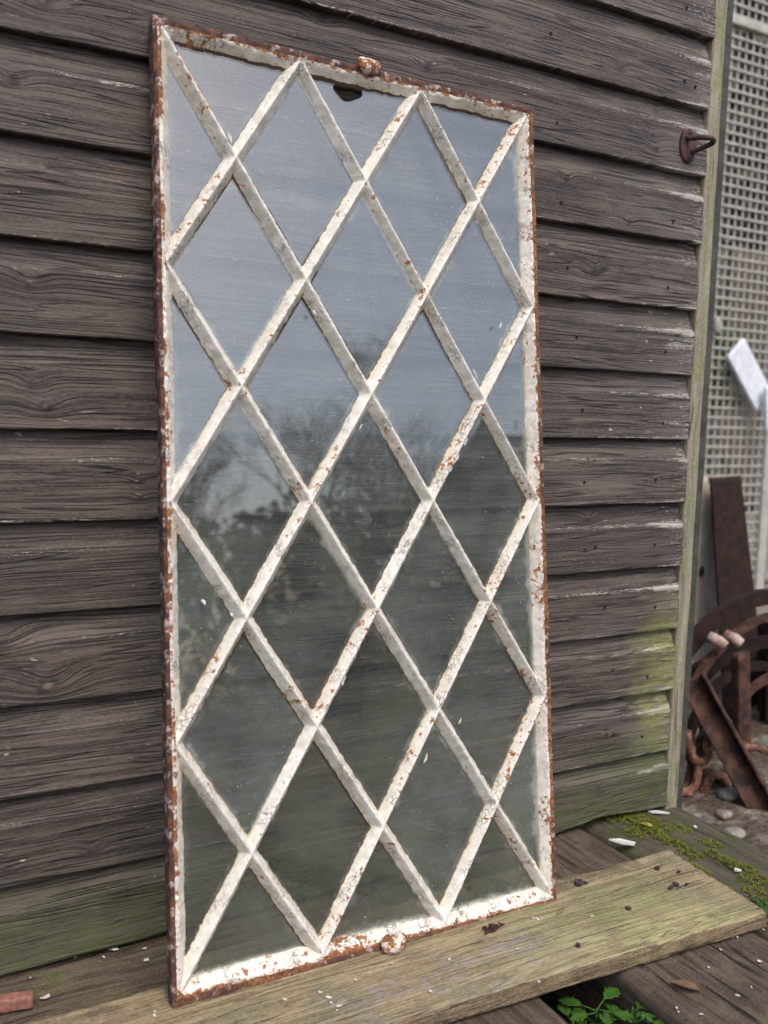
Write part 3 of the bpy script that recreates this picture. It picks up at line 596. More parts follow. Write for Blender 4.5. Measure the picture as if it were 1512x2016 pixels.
# bars --------------------------------------------------------
def bar(kind, c):
    us = [(c+0., 0.)] if False else None
    # endpoints in (u, v')
    if kind == '\\':
        u0 = max(0, c); v0 = u0-c; u1 = min(6, 8+c); v1 = u1-c
    else:
        u0 = max(0, c-8); v0 = c-u0; u1 = min(6, c); v1 = c-u1
    P0 = np.array([u0*DU, H-v0*DV]); P1 = np.array([u1*DU, H-v1*DV]); d = P1-P0; Ln = np.linalg.norm(d); d /= Ln; nn = np.array([-d[1], d[0]])
    ns = int((Ln+.01)/.0020); s = np.linspace(-.005, Ln+.005, ns)[:, None]
    cr = np.concatenate([np.linspace(-1, 1, 19)])*.0138
    A = P0[0]+d[0]*s+nn[0]*cr[None]; B = P0[1]+d[1]*s+nn[1]*cr[None]
    A = np.clip(A, -.002, W+.002); B = np.clip(B, -.004, H+.003)
    hs, hb = lattice_h(A, B); own, oth = (hs, hb) if kind == '\\' else (hb, hs)
    h = smax(own, oth, .003)
    fh, q = frame_h(A, B); h = np.where(q < .033, smax(h, fh-.0012, .004), h)
    h = h+lumps(A, B, h)*.6
    rbv = np.clip((fbm(A*8, B*8, 5, 111)-.5)*.30, -.05, .2)+np.where(q < .016, .5, 0)
    if kind == '\\':   # the "/" bars run over the crossings
        cut = sstep(-.0125, -.009, oth); h = h-cut*.0030
    else: rbv = rbv+.0
    ed = np.abs(cr)[None]/.0138
    h = np.where(ed > .99, np.minimum(h, GD)-.002, h); h = np.maximum(h, GD-.0016)
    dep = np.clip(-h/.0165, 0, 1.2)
    Vt = np.stack([A, B, h+0*A], -1); back = np.stack([A[:, [-1, 0]], B[:, [-1, 0]], np.full((ns, 2), GD-.009)], -1)
    C = np.concatenate([Vt, back], 1); m2 = C.shape[1]
    rb2 = np.concatenate([rbv+0*A, np.ones((ns, 2))*.3], 1); dp2 = np.concatenate([dep, np.ones((ns, 2))], 1)
    F = [tuple(f)[::-1] for f in grid_faces(ns, m2, True)]+[tuple(range(m2)), tuple((ns-1)*m2+j for j in range(m2))[::-1]]
    if np.cross(np.append(d, 0), np.append(nn, 0))[2] < 0: pass
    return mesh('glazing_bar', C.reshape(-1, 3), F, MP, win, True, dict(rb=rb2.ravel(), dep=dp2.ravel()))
for c in (4, 2, 0, -2, -4, -6): bar('\\', c)
for c in (2, 4, 6, 8, 10, 12): bar('/', c)
# panes -------------------------------------------------------
gr = random.Random(11)
def pane(u, v):
    pts = [(u-1, v), (u, v-1), (u+1, v), (u, v+1)]
    poly = [np.array([a*DU, H-b*DV]) for a, b in pts]
    # clip to the frame opening
    lo = (.004, .004, W-.004, H-.004)
    def clip(poly, ax, lim, sg):
        out = []
        for i in range(len(poly)):
            p, q = poly[i], poly[(i+1) % len(poly)]; a, b = sg*(p[ax]-lim), sg*(q[ax]-lim)
            if a >= 0: out.append(p)
            if a*b < 0: out.append(p+(q-p)*a/(a-b))
        return out
    poly = clip(poly, 0, lo[0], 1); poly = clip(poly, 1, lo[1], 1); poly = clip(poly, 0, lo[2], -1); poly = clip(poly, 1, lo[3], -1)
    c = sum(poly)/len(poly); poly = [c+(p-c)*(1-.004/np.linalg.norm(p-c)) for p in poly]
    if (u, v) == (3, 0):      # broken notch under the top rail
        out = []
        ctr = np.array([3*DU-.020, H-.0155]); ys = max(p[1] for p in poly)
        tp = sorted([p for p in poly if p[1] > ys-1e-4], key=lambda p: p[0]); bt = [p for p in poly if p[1] <= ys-1e-4]
        arc = [np.array([ctr[0]+.025*math.cos(a)*(1+.08*math.sin(a*5)), ctr[1]-.003-.022*math.sin(a)*(1+.10*math.cos(3*a))]) for a in np.linspace(math.pi, 0, 22)]
        poly = [tp[0], np.array([arc[0][0], ys])]+arc+[np.array([arc[-1][0], ys]), tp[-1]]+bt
    tx, ty = gr.uniform(-.026, .026), gr.uniform(-.024, .024)
    n = len(poly); z = lambda p, o: GD+o+(p[0]-c[0])*tx+(p[1]-c[1])*ty
    V = [(p[0], p[1], z(p, 0)) for p in poly]+[(p[0], p[1], z(p, -.0028)) for p in poly]
    ar = sum(poly[i][0]*poly[(i+1) % n][1]-poly[(i+1) % n][0]*poly[i][1] for i in range(n))
    top = tuple(range(n)) if ar > 0 else tuple(range(n))[::-1]; bot = tuple(n+i for i in top[::-1])
    sd_ = [(i, n+i, n+(i+1) % n, (i+1) % n) if ar > 0 else (i, (i+1) % n, n+(i+1) % n, n+i) for i in range(n)]
    return mesh('pane', V, [top, bot]+sd_, MG, win, False)
for v in range(9):
    for u in range(7):
        if (u+v) % 2: pane(u, v)
def attrs_mesh(o, rbv, depv=0.):
    me = o.data
    for k, val in (('rb', rbv), ('dep', depv)):
        at = me.attributes.new(k, 'FLOAT', 'POINT'); at.data.foreach_set('value', np.full(len(me.vertices), val, np.float32))
    return o
# lugs
def lug(c, r, seed, rbv):
    o = blob('pivot_lug', c, r, MP, win, .30, 60, seed, 34); return attrs_mesh(o, rbv)
def lug2(c, r, seed, rbv):
    return attrs_mesh(blob('pivot_lug', c, r, MP, win, .34, 70, seed, 34), rbv)
lug2((.331, H+.0135, .0035), (.0225, .0125, .0105), 22, .34)
lug((.3300, -.0055, .012), (.0200, .0150, .0150), 31, .24)
# peeled paint flakes
def flake_poly(w_, h_, seed, t=.0008, curl=.3):
    q = random.Random(seed); n = q.randint(4, 7); out = []
    for i in range(n):
        a = 2*math.pi*i/n+q.uniform(-.25, .25); r = q.uniform(.45, 1.25); out.append((w_*r*math.cos(a), h_*r*math.sin(a)))
    V = [(x, y, t/2+curl*(x*x/w_)+.12*w_*q.random()) for x, y in out]+[(x, y, -t/2+curl*(x*x/w_)) for x, y in out]
    V += [(0, 0, t/2), (0, 0, -t/2)]
    F = [(i, (i+1) % n, 2*n) for i in range(n)]+[((i+1) % n+n, i+n, 2*n+1) for i in range(n)]+[(i, i+n, (i+1) % n+n, (i+1) % n) for i in range(n)]
    return np.array(V), F
def win_flake(px, py, w_, h_, ang, seed, tilt=.5, hh=-.004):
    d = ray(px, py); P = O+wnr*hh; X = CAM+d*(((P-CAM)@wnr)/(d@wnr)); a, b = (X-O)@wr, (X-O)@wu
    V, F = flake_poly(w_, h_, seed); R = Matrix.Rotation(ang, 3, 'Z') @ Matrix.Rotation(tilt, 3, 'Y'); V = V @ np.array(R).T+np.array([a, b, hh])
    mesh('paint_flake', V, F, M_FLAKE, win, False)
for a in [(898, 898, .006, .019, -.62, 1), (915, 872, .005, .010, -.5, 2), (887, 925, .004, .008, -.7, 3), (838, 1492, .004, .011, -.5, 4), (452, 272, .004, .008, .4, 5), (935, 735, .003, .009, .5, 6),
          (1035, 835, .003, .012, 0, 7), (938, 437, .003, .005, .3, 8), (676, 1340, .003, .010, -.5, 9), (905, 1420, .003, .006, -.5, 10), (618, 615, .002, .006, .5, 11), (400, 1185, .004, .006, .7, 12),
          (915, 1240, .003, .006, -.4, 13), (455, 1210, .003, .005, .6, 14), (1052, 880, .002, .009, .1, 15), (790, 1075, .002, .006, .6, 16), (985, 640, .002, .006, -.5, 17), (710, 840, .002, .005, -.5, 18)]:
    win_flake(*a, tilt=.6)

# ------------------------------------------------------------ loose flakes and litter
def litter(name, px, py, z, w_, h_, mat, label, cat, group, seed, t=.0004, curl=.12):
    p = at_z(px, py, z); V, F = flake_poly(w_, h_, seed, t, curl); q = random.Random(seed*3+1)
    V = V @ np.array(Matrix.Rotation(q.uniform(0, 6.28), 3, 'Z') @ Matrix.Rotation(q.uniform(-.2, .2), 3, 'X')).T; V[:, 2] += -V[:, 2].min()+.0004
    o = mesh(name, V, F, mat, None, False); o.location = p; return tag(o, label, cat, group)
ZP = .4190
FLK = [(647, 1965), (652, 1975), (668, 1982), (663, 1990), (630, 1955), (305, 1992), (305, 2001), (771, 1898), (1019, 1869), (1060, 1934), (898, 1810), (1051, 1808), (1058, 1810), (718, 1806), (848, 1952), (1112, 1767), (885, 1890), (560, 1968), (700, 1930), (1165, 1805)]
for i, (a, b) in enumerate(FLK):
    s_ = .0035 if i in (0, 2, 9) else .0018+.0012*((i*37) % 5)/4
    litter('paint_flake', a, b, ZP, s_, s_*1.5, M_FLAKE, 'small white paint flake fallen on the pale plank', 'paint flake', 'white paint flakes on the plank', 200+i)
for i, (a, b) in enumerate([(83, 1883), (90, 1965), (128, 1869), (148, 1885), (225, 1869), (287, 1892), (285, 1854), (205, 1885), (215, 1870), (60, 1925)]):
    s_ = .0045 if i in (0, 1, 4, 5) else .0022
    litter('paint_flake', a, max(b, 1868), .3875, s_, s_*1.5, M_FLAKE, 'small white paint flake fallen on the dark beam at the foot of the wall', 'paint flake', 'white paint flakes on the dark beam', 300+i)
for i, (a, b) in enumerate([(1440, 1845), (1452, 1846), (1495, 1894), (1452, 1960), (1335, 1992), (1504, 1831), (1395, 1905), (1418, 1870), (1332, 1985), (1380, 1998), (1479, 1944)]):
    s_ = .003 if i in (0, 2, 3) else .0018
    litter('paint_flake', a, b, .388, s_, s_*1.8, M_FLAKE, 'small white paint flake fallen on the dark sleeper in front of the plank', 'paint flake', 'white paint flakes on the dark sleepers', 400+i)
litter('paint_flake', 1229, 1665, .389, .013, .028, M_FLAKE, 'large white plaster-like paint flake on the dark sleeper behind the plank', 'paint flake', None, 51, .003)
litter('paint_flake', 1293, 1602, .389, .005, .022, M_FLAKE, 'long thin white sliver lying on moss under the end of the lowest board', 'paint sliver', None, 53, .003)
litter('paint_flake', 1450, 1715, .392, .007, .008, M_FLAKE, 'white paint chip beside the bright moss on the mossy sleeper', 'paint flake', None, 55, .003)
litter('paint_flake', 1368, 1630, .389, .004, .004, M_FLAKE, 'tiny white paint speck alone on the mossy sleeper by the corner post', 'paint flake', None, 57, .003)
DF = [(1137, 1742, .011, 'dark purple rust flake on the plank nearest the window corner'), (1150, 1740, .006, 'small dark rust flake touching the one by the window corner'), (1333, 1744, .008, 'larger of the two dark rust flakes near the right end of the plank'),
      (1319, 1750, .006, 'smaller dark rust flake left of its twin near the right end of the plank'), (1295, 1712, .006, 'dark rust crumb near the back edge of the plank end'), (1336, 1718, .004, 'tiny dark rust crumb near the back right corner of the plank'),
      (1237, 1791, .005, 'thin dark rust flake in the green middle of the plank'), (1139, 1863, .006, 'dark rust flake among the yellow lichen near the front edge'), (1352, 1743, .003, 'tiny dark rust crumb rightmost on the plank')]
for i, (a, b, s_, lb) in enumerate(DF):
    litter('rust_flake', a, b, ZP, s_, s_*.9, M_DARKFL, lb, 'rust flake', 'dark rust flakes on the plank', 60+i, .003, .1)
# crumbly rust heap by the bottom rail
hp = at_z(968, 1832, ZP); q = random.Random(9)
t_ = empty('rust_crumb_heap', hp, 'crumbly brown heap of flaked rust on the plank against the bottom rail', 'rust crumbs')
Vs, Fs = [], []
for i in range(46):
    V, F = flake_poly(q.uniform(.002, .006), q.uniform(.002, .005), 500+i, .0015)
    V = V @ np.array(Matrix.Rotation(q.uniform(0, 6), 3, 'Z') @ Matrix.Rotation(q.uniform(-.8, .8), 3, 'X')).T
    r = q.gauss(0, .008), q.gauss(0, .005); V = V+np.array([r[0], r[1], .003+max(0, .008-abs(r[0])-abs(r[1]))]); k = sum(len(v) for v in Vs); Vs.append(V); Fs += [tuple(j+k for j in f) for f in F]
bpy.data.objects.remove(t_); o = mesh('rust_crumb_heap', np.concatenate(Vs), Fs, M_RUST, None, False); o.location = hp
tag(o, 'crumbly brown heap of flaked rust on the plank against the bottom rail', 'rust crumbs')
# brick fragment
bp = at_z(38, 1985, .388)
C = beam('brick_fragment', (-.05, 0, .010), (.018, .004, .009), (0, 1, 0), .018, .018, M_BRICK, None, .002, .004, amp=.002, fr=(80, 80, 80), seed=5); C.location = bp; C.rotation_euler[2] = -.25
tag(C, 'small pink-red brick fragment on the dark beam in the bottom left corner', 'brick fragment')
def leaf_mesh(L_, Wd, n=10, lobes=0, cup=.15, seed=0, depth=.4):
    q = random.Random(seed); V, F = [], []
    m = 5
    for i in range(n+1):
        t = i/n; w_ = Wd*math.sin(math.pi*min(1, t**.8))**.9
        if lobes: w_ *= 1-depth+depth*abs(math.sin(t*math.pi*lobes))
        for j in range(m):
            s_ = (j/(m-1)-.5)*2; V.append((s_*w_, t*L_-(abs(s_)*w_*(-.35 if lobes else 0)), cup*abs(s_)*w_-.35*t*t*L_*cup))
    F = [tuple(f) for f in grid_faces(n+1, m)]
    return np.array(V), F
def place(V, loc, rot): return np.asarray(V) @ np.array((Matrix.Rotation(rot[2], 3, 'Z') @ Matrix.Rotation(rot[0], 3, 'X') @ Matrix.Rotation(rot[1], 3, 'Y'))).T+np.array(loc)
def solo_leaf(nm, px, py, z, L_, Wd, mat, label, rz, seed):
    V, F = leaf_mesh(L_, Wd, 8, 0, .25, seed); V2 = V.copy(); V2[:, 2] -= .0008; n = len(V)
    o = mesh(nm, np.concatenate([V, V2]), F+[tuple(n+i for i in f[::-1]) for f in F], mat); o.location = at_z(px, py, z+.003); o.rotation_euler = (.05, .1, rz); tag(o, label, 'leaf')
solo_leaf('fallen_leaf', 1378, 1950, .389, .045, .012, M_DEAD, 'dead brown leaf stuck to the dark sleeper in front of the plank', .5, 2)
solo_leaf('fallen_leaf', 1284, 1628, .389, .030, .010, M_YEL, 'small yellow leaf on the mossy sleeper by the lowest board', .3, 3)
# straw-like debris
# ------------------------------------------------------------ plants in the gap between the sleepers
def lobed_leaf(root, base, az, L_, pitch, seed, kind):
    q = random.Random(seed); d = np.array([math.cos(az)*math.cos(pitch), math.sin(az)*math.cos(pitch), math.sin(pitch)])
    pts = [np.array(base)+d*L_*t+np.array([0, 0, -.15*L_*t*t]) for t in np.linspace(0, 1, 8)]
    tube('stem', pts, np.linspace(.0012, .0007, 8), M_LEAF, root, 6)
    Vs, Fs = [], []; k = 0
    def addl(loc, a, s_, lob):
        nonlocal k
        V, F = leaf_mesh(s_, s_*.36, 14, lob, .2, seed, .5); V = place(V, loc, (q.uniform(-.15, .25), q.uniform(-.2, .2), a-math.pi/2)); Vs.append(V); Fs.extend([tuple(i+k for i in f) for f in F]); k += len(V)
    tip = pts[-1]
    if kind == 'herb':
        addl(tip, az, L_*.42, 3)
        for sg in (-1, 1):
            addl(pts[6], az+sg*.75, L_*.36, 3); addl(pts[4], az+sg*1.0, L_*.36, 3); addl(pts[3], az+sg*.45, L_*.22, 3)
    else: 
        addl(pts[4], az, L_*.95, 4)
    o = mesh('leaf', np.concatenate(Vs), Fs, M_LEAF, root); md = o.modifiers.new('s', 'SOLIDIFY'); md.thickness = .0005
def herb(px, py, z, n, L_, kind, label, seed, cat='plant', top=.06):
    p = at_z(px, py, z); b = np.array([p[0], p[1], .205]); root = empty('small_plant', b, label, cat, 'green plants between the timbers'); q = random.Random(seed)
    st = [np.array([0, 0, 0.]), np.array([q.uniform(-.01, .01), q.uniform(-.01, .01), (z-.205)*.5]), np.array([0, 0, z-.205])]
    tube('stem', st, .0013, M_LEAF, root, 6)
    for i in range(n):
        az = 2*math.pi*i/n+q.uniform(-.4, .4); lobed_leaf(root, (0, 0, (z-.205)*q.uniform(.6, 1.)), az, L_*q.uniform(.7, 1.1), q.uniform(.05, .6), seed*7+i, kind)
herb(1246, 1982, .368, 10, .040, 'herb', 'bright green herb with deeply lobed leaves in the gap right under the plank edge', 3)
herb(1175, 1985, .355, 11, .040, 'nettle', 'green plant with broad toothed leaves in shade beneath the plank edge', 5)
herb(1128, 2008, .35, 9, .036, 'nettle', 'low green seedling beside the grey sleeper, leftmost of the plants in the gap', 6)
herb(1262, 2045, .345, 9, .042, 'herb', 'green herb at the very bottom edge of the photo, between sleepers', 8)
herb(1195, 2045, .335, 11, .040, 'nettle', 'green plant low in the gap at the bottom edge, left of the lobed herb', 12)
p = at_z(1502, 1782, .395); root = empty('small_plant', (p[0], p[1], .37), 'tiny green plant sprouting behind the right end of the plank', 'plant', 'green plants between the timbers')
for i in range(9): lobed_leaf(root, (.003*(i % 3), .002*i-.008, .012), i*.75, .022+.003*(i % 3), .5, 70+i, 'herb')
# grass blades in the gap
Vs, Fs = [], []; k = 0; q = random.Random(4)
for i in range(26):
    p = at_z(q.uniform(1120, 1290), q.uniform(1960, 2090), .26); L_ = q.uniform(.05, .11); az = q.uniform(0, 6.28); ln = q.uniform(.2, .7); w_ = .0016
    for s_ in range(7):
        t = s_/6; c = np.array([p[0]+math.cos(az)*L_*ln*t*t, p[1]+math.sin(az)*L_*ln*t*t, .2+L_*t*(1-.2*t)]); sd_ = np.array([-math.sin(az), math.cos(az), 0])*w_*(1-t*.95)
        Vs += [c-sd_, c+sd_]
    Fs += [(k+2*j, k+2*j+1, k+2*j+3, k+2*j+2) for j in range(6)]; k += 14
tag(mesh('grass', Vs, Fs, M_LEAF), 'thin green grass blades in the gap between the sleepers', 'grass', kind='stuff')
# moss on the sleeper: clumps of tiny leaflets
Vs, Fs = [], []; k = 0; q = random.Random(14)
CL = [(1430, 1697, .030, 1.3), (1450, 1705, .024, 1), (1405, 1680, .02, .8), (1290, 1640, .03, .7), (1270, 1628, .03, .8), (1310, 1655, .026, 1), (1335, 1660, .02, .8), (1250, 1615, .04, .5), (1300, 1625, .04, .4), (1490, 1760, .03, .6),
      (1480, 1735, .03, .7), (1350, 1700, .03, .6), (1375, 1715, .03, .5), (1200, 1608, .03, .5), (1505, 1735, .03, .7), (1420, 1750, .03, .4), (1250, 1640, .03, .5), (1445, 1770, .03, .4), (1320, 1690, .035, .4), (1390, 1735, .035, .4), (1230, 1600, .04, .6), (1340, 1630, .03, .35), (1400, 1660, .025, .4), (1470, 1712, .03, .5), (1360, 1680, .03, .6), (1495, 1800, .03, .5), (1275, 1610, .03, .5)]
for a, b, r, hh in CL:
    p = at_z(a, b, .389)
    for i in range(int(900*r/.03)):
        rr_ = r*math.sqrt(q.random()); an = q.uniform(0, 6.28); x, y = p[0]+rr_*math.cos(an)*.7, p[1]+rr_*math.sin(an)
        if math.sin(x*310+a)+math.sin(y*270+b) < -.5: continue
        zz = .3875+.009*hh*(1-(rr_/r)**2)*q.random(); s_ = .0016+.0012*q.random(); az = q.uniform(0, 6.28); tl = q.uniform(.2, 1.2)
        d = np.array([math.cos(az)*math.cos(tl), math.sin(az)*math.cos(tl), math.sin(tl)]); sd_ = np.array([-math.sin(az), math.cos(az), 0])*s_*.4; c = np.array([x, y, zz])
        Vs += [c-sd_, c+sd_, c+d*s_*1.6]; Fs.append((k, k+1, k+2)); k += 3
tag(mesh('moss', Vs, Fs, M_MOSS), 'bright yellow-green moss clumps growing on the rightmost sleeper', 'moss', kind='stuff')

# ------------------------------------------------------------ yard behind the corner: gate, scrap iron
YG = 2.0
gate = empty('mesh_gate', at_y(1450, 1300, YG)*np.array([1, 1, 0])+np.array([0, 0, .2]), 'tall gate of pale welded wire mesh in grey frame, seen past the shed corner', 'gate')
gl = np.array(gate.location)
def wp(p): return np.array(p)-gl
pxl, pxr = at_y(1400, 900, YG)[0], at_y(1502, 890, YG)[0]+.02
Vs, Fs = [], []; k = 0
def addbox(c0, c1):
    global k
    (a, b, c), (d, e, f) = c0, c1
    Vs.extend([(a, b, c), (d, b, c), (d, e, c), (a, e, c), (a, b, f), (d, b, f), (d, e, f), (a, e, f)])
    Fs.extend([tuple(k+i for i in q_) for q_ in ((3, 2, 1, 0), (4, 5, 6, 7), (0, 1, 5, 4), (1, 2, 6, 5), (2, 3, 7, 6), (3, 0, 4, 7))]); k += 8
pit = .0365*1.40; z = .30
while z < 3.4: addbox((pxl-.9-gl[0], -.0030, z-.0066-gl[2]), (pxr+.0-gl[0], .0030, z+.0066-gl[2])); z += pit
x = pxl-.9
while x < pxr: addbox((x-.0058-gl[0], .0035, .28-gl[2]), (x+.0058-gl[0], .0090, 3.4-gl[2])); x += pit
mesh('wire_mesh', Vs, Fs, M_WIRE, gate, False)
beam('frame_post', wp((pxr+.012, YG, .25)), wp((pxr+.012, YG, 3.4)), (1, 0, 0), .062, .04, M_GFR, gate, .004, .05)
beam('frame_post', wp((pxl-.92, YG, .25)), wp((pxl-.92, YG, 3.4)), (1, 0, 0), .05, .04, M_GFR, gate, .004, .05)
p = at_y(1475, 52, YG); beam('frame_rail', wp((pxl-.9, YG-.012, p[2])), wp((pxr+.6, YG-.012, p[2])), (0, 0, 1), .04, .02, M_GFR, gate, .004, .05)
x = pxr+.04+pit; Vs, Fs = [], []; k = 0
while x < pxr+.7: addbox((x-.0058-gl[0], .0035, 1.45-gl[2]), (x+.0058-gl[0], .0090, 3.4-gl[2])); x += pit
z = 1.45
while z < 3.4: addbox((pxr+.04-gl[0], -.0030, z-.0066-gl[2]), (pxr+.7-gl[0], .0030, z+.0066-gl[2])); z += pit
mesh('wire_mesh', Vs, Fs, M_WIRE, gate, False)
blob('latch', wp(at_y(1413, 640, YG-.03)), (.022, .012, .04), M_WIRE, gate, .1, 20, 2, 14)
# dark metal post hard against the shed corner
o = beam('metal_post', (1.268, .03, .25), (1.268, .03, 3.0), (1, 0, 0), .030, .03, M_GPO, None, .003, .02, amp=.0015, fr=(20, 20, 12))
tag(o, 'slim dark green-grey metal post standing hard against the shed corner', 'post')
# white crossed slats behind the mesh
ys = YG-.06
wsl = empty('white_slats', at_y(1500, 800, ys), 'bright white painted slats, blurred, crossing against the wire mesh gate', 'slats')
sl = np.array(wsl.location)
beam('slat', at_y(1447, 684, ys)-sl, at_y(1503, 792, ys)-sl, (1, 0, -.0), .15, .02, M_WHITE, wsl, .003, .02)
beam('slat', at_y(1512, 760, ys-.05)-sl, at_y(1514, 850, ys-.05)-sl, (1, 0, 0), .05, .02, M_WHITE, wsl, .003, .02)
# tall rusty plate
yp = .95
A, B = at_y(1428, 939, yp), at_y(1462, 1330, yp-.10)
o = beam('iron_plate', A, B, (1, 0, 0), .165, .012, M_RUSTD, None, .003, .02, amp=.001, w2=.20)
# rest of its length down to the ground
bpy.data.objects.remove(o)
B2 = A+(B-A)*((A[2]-.2)/(A[2]-B[2])); o = beam('iron_plate', A, B2, (1, 0, 0), .158, .012, M_RUSTD, None, .003, .02, amp=.001, w2=.23)
tag(o, 'tall dark brown rusty iron plate propped upright against the mesh gate', 'iron plate')
# pale board behind
ysl = yp+.06; A = at_y(1384, 940, ysl); B = at_y(1398, 1500, ysl)
B2 = A+(B-A)*((A[2]-.2)/(A[2]-B[2])); o = beam('pale_board', A, B2, (1, 0, 0), .035, .02, M_SLAB, None, .003, .02, amp=.006, fr=(6, 6, 14), w2=.26, seed=3)
tag(o, 'pale weathered board with a knot, leaning behind the tall rusty plate', 'board')
pk = at_y(1382, 1125, ysl-.02); blob('knot', (pk-np.array([0, 0, 0])), (.012, .004, .02), M_RUSTD, o, .2, 40, 3, 12)
# iron hoops (arched rims), concentric
yh = .62; cc = at_y(1545, 1505, yh)
hoops = empty('curved_iron_hoops', (cc[0], cc[1], .2), 'stack of curved brown rusty iron rims standing beyond the shed corner', 'iron hoops')
def rim(cx, cz, r, dy, wd, th_, mat):
    n = 90; C = []
    for i in range(n):
        a = rad(-30)+(rad(210)-rad(-30))*i/(n-1); rd = np.array([math.cos(a), 0, math.sin(a)]); c0 = np.array([cx-cc[0], dy, cz-.2])+rd*r
        C.append([c0+np.array([0, s_*wd/2, 0])+rd*t*th_/2 for s_, t in ((-1, -1), (-1, 1), (1, 1), (1, -1))])
    C = np.array(C); C = C+(fbm(C[..., 0]*25, C[..., 1]*25, C[..., 2]*25, int(r*100))-.5)[..., None]*.006
    sweep('rim', C, 1, mat, hoops, False)
rim(2.292, .168, .503, 0, .030, .050, M_RUSTD); rim(2.31, .150, .470, -.045, .030, .016, M_RUST); rim(2.315, .060, .450, .02, .025, .040, M_RUSTD); rim(2.298, .132, .292, .04, .025, .030, M_RUSTD)
for a in (95, 60):
    a = rad(a); rd = np.array([math.cos(a), 0, math.sin(a)]); c0 = np.array([0, .06, cc[2]-.2])
    beam('spoke', c0+rd*.05, c0+rd*.5, (1, 0, 0), .05, .012, M_RUSTD, hoops, .003, .03)
for (a, b) in ((1415, 1263), (1447, 1258)):
    p = at_y(a, b, yh-.07)-np.array(hoops.location); tube('bolt', [p+np.array([-.012, .03, .01]), p, p+np.array([.008, -.02, -.012])], [.017, .018, .016], M_BOLT, hoops, 12, .003, 3)
rim(2.36, .02, .415, -.07, .020, .022, M_RUST); rim(2.20, .10, .350, .08, .018, .035, M_RUSTD)
for i_, (a0, b0, a1, b1, yy_, ww_, lb) in enumerate([(1385, 1400, 1372, 1640, .55, .022, 'thin dark rusty bar standing among the scrolled ironwork'), (1448, 1540, 1446, 1690, .32, .018, 'black iron bar upright under the angle iron'),
        (1500, 1210, 1506, 1560, .72, .035, 'dark rusty bar nearest the photo edge, behind the curved hoops'), (1352, 1560, 1425, 1618, .50, .020, 'short rusty bar lying low across the scrolled ironwork')]):
    A, B = at_y(a0, b0, yy_), at_y(a1, b1, yy_)
    if i_ != 3: B = A+(B-A)*((A[2]-.19)/(A[2]-B[2]))
    o = beam('iron_bar', A, B, (1, 0, 0) if i_ != 3 else (0, 1, 0), ww_, .012, M_RUSTD if i_ != 3 else M_RUSTL, None, .002, .02, amp=.003); tag(o, lb, 'iron bar')
# angle iron
ya = .40; A, B = at_y(1360, 1335, ya), at_y(1520, 1628, ya-.22); d = B-A
B = A+d*1.22
an = empty('angle_iron', (B[0], B[1], .2), 'rusty red-brown angle iron sloping down to the right, in front of the iron hoops', 'angle iron'); al = np.array(an.location)
o1 = beam('flange', A-al, B-al, (1, 0, 1), .080, .008, M_RUST, an, .002, .01, amp=.002, fr=(30, 30, 30))
o2 = beam('flange', A-al+np.array([.020, -.022, .020]), B-al+np.array([.020, -.022, .020]), (0.6, 1, 0.4), .065, .008, M_RUST, an, .002, .01, amp=.002, fr=(30, 30, 30))
A = at_y(1512, 1275, .80); o = beam('iron_sheet', (A[0]+.02, .80, A[2]), (A[0]+.05, .80, .2), (1, 0, 0), .16, .01, M_RUSTD, None, .003, .02, amp=.002); tag(o, 'dark brown rusty sheet at the photo edge, standing within the curved hoops', 'iron sheet')
# brown uprights
yq = .50
for (a0, b0, a1, b1, wv_, mat, lb) in ((1458, 1285, 1462, 1560, .055, M_RUST, 'brown rusty iron upright standing inside the iron hoops'), (1470, 1545, 1478, 1700, .045, M_RUST, 'short brown rusty post at the foot of the angle iron, beside the mossy sleeper')):
    A, B = at_y(a0, b0, yq if b0 < 1400 else .25), at_y(a1, b1, yq if b0 < 1400 else .25)
    if B[2] > .2: B = A+(B-A)*((A[2]-.19)/(A[2]-B[2]))
    o = beam('iron_post', A, B, (1, 0, 0), wv_, .03, mat, None, .004, .02, amp=.002); tag(o, lb, 'iron post')
# scrolled bracket
ysc = .36
def scroll(pts, r, root): 
    P = np.array([at_y(a, b, ysc) for a, b in pts]); t = np.linspace(0, len(P)-1, 8*len(P)); i = np.clip(t.astype(int), 0, len(P)-2); f = (t-i)[:, None]
    Pm = np.vstack([2*P[0]-P[1], P, 2*P[-1]-P[-2]]); p0, p1, p2, p3 = Pm[i], Pm[i+1], Pm[i+2], Pm[i+3]
    Q = .5*((2*p1)+(-p0+p2)*f+(2*p0-5*p1+4*p2-p3)*f**2+(-p0+3*p1-3*p2+p3)*f**3)
    tube('scroll', (Q-np.array(root.location)), r*1.3, M_RUSTL, root, 8, .003, 3)
    tube('scroll', (Q-np.array(root.location)+np.array([.004, .03, -.002])), r*1.2, M_RUST, root, 8, .003, 5)
p = at_y(1390, 1600, ysc); sb = empty('scroll_bracket', (p[0], p[1], .2), 'orange-brown scrolled ironwork with curls, low behind the corner post', 'ironwork')
scroll([(1352, 1440), (1358, 1480), (1375, 1500), (1392, 1490), (1392, 1462), (1410, 1450), (1425, 1470)], .010, sb)
scroll([(1330, 1585), (1338, 1560), (1360, 1565), (1372, 1590), (1384, 1560), (1400, 1530), (1420, 1530), (1430, 1545)], .010, sb)
scroll([(1395, 1560), (1385, 1600), (1395, 1640), (1412, 1650)], .011, sb)
scroll([(1345, 1560), (1368, 1548), (1376, 1500)], .009, sb)
scroll([(1460, 1475), (1480, 1470), (1512, 1480)], .008, sb)
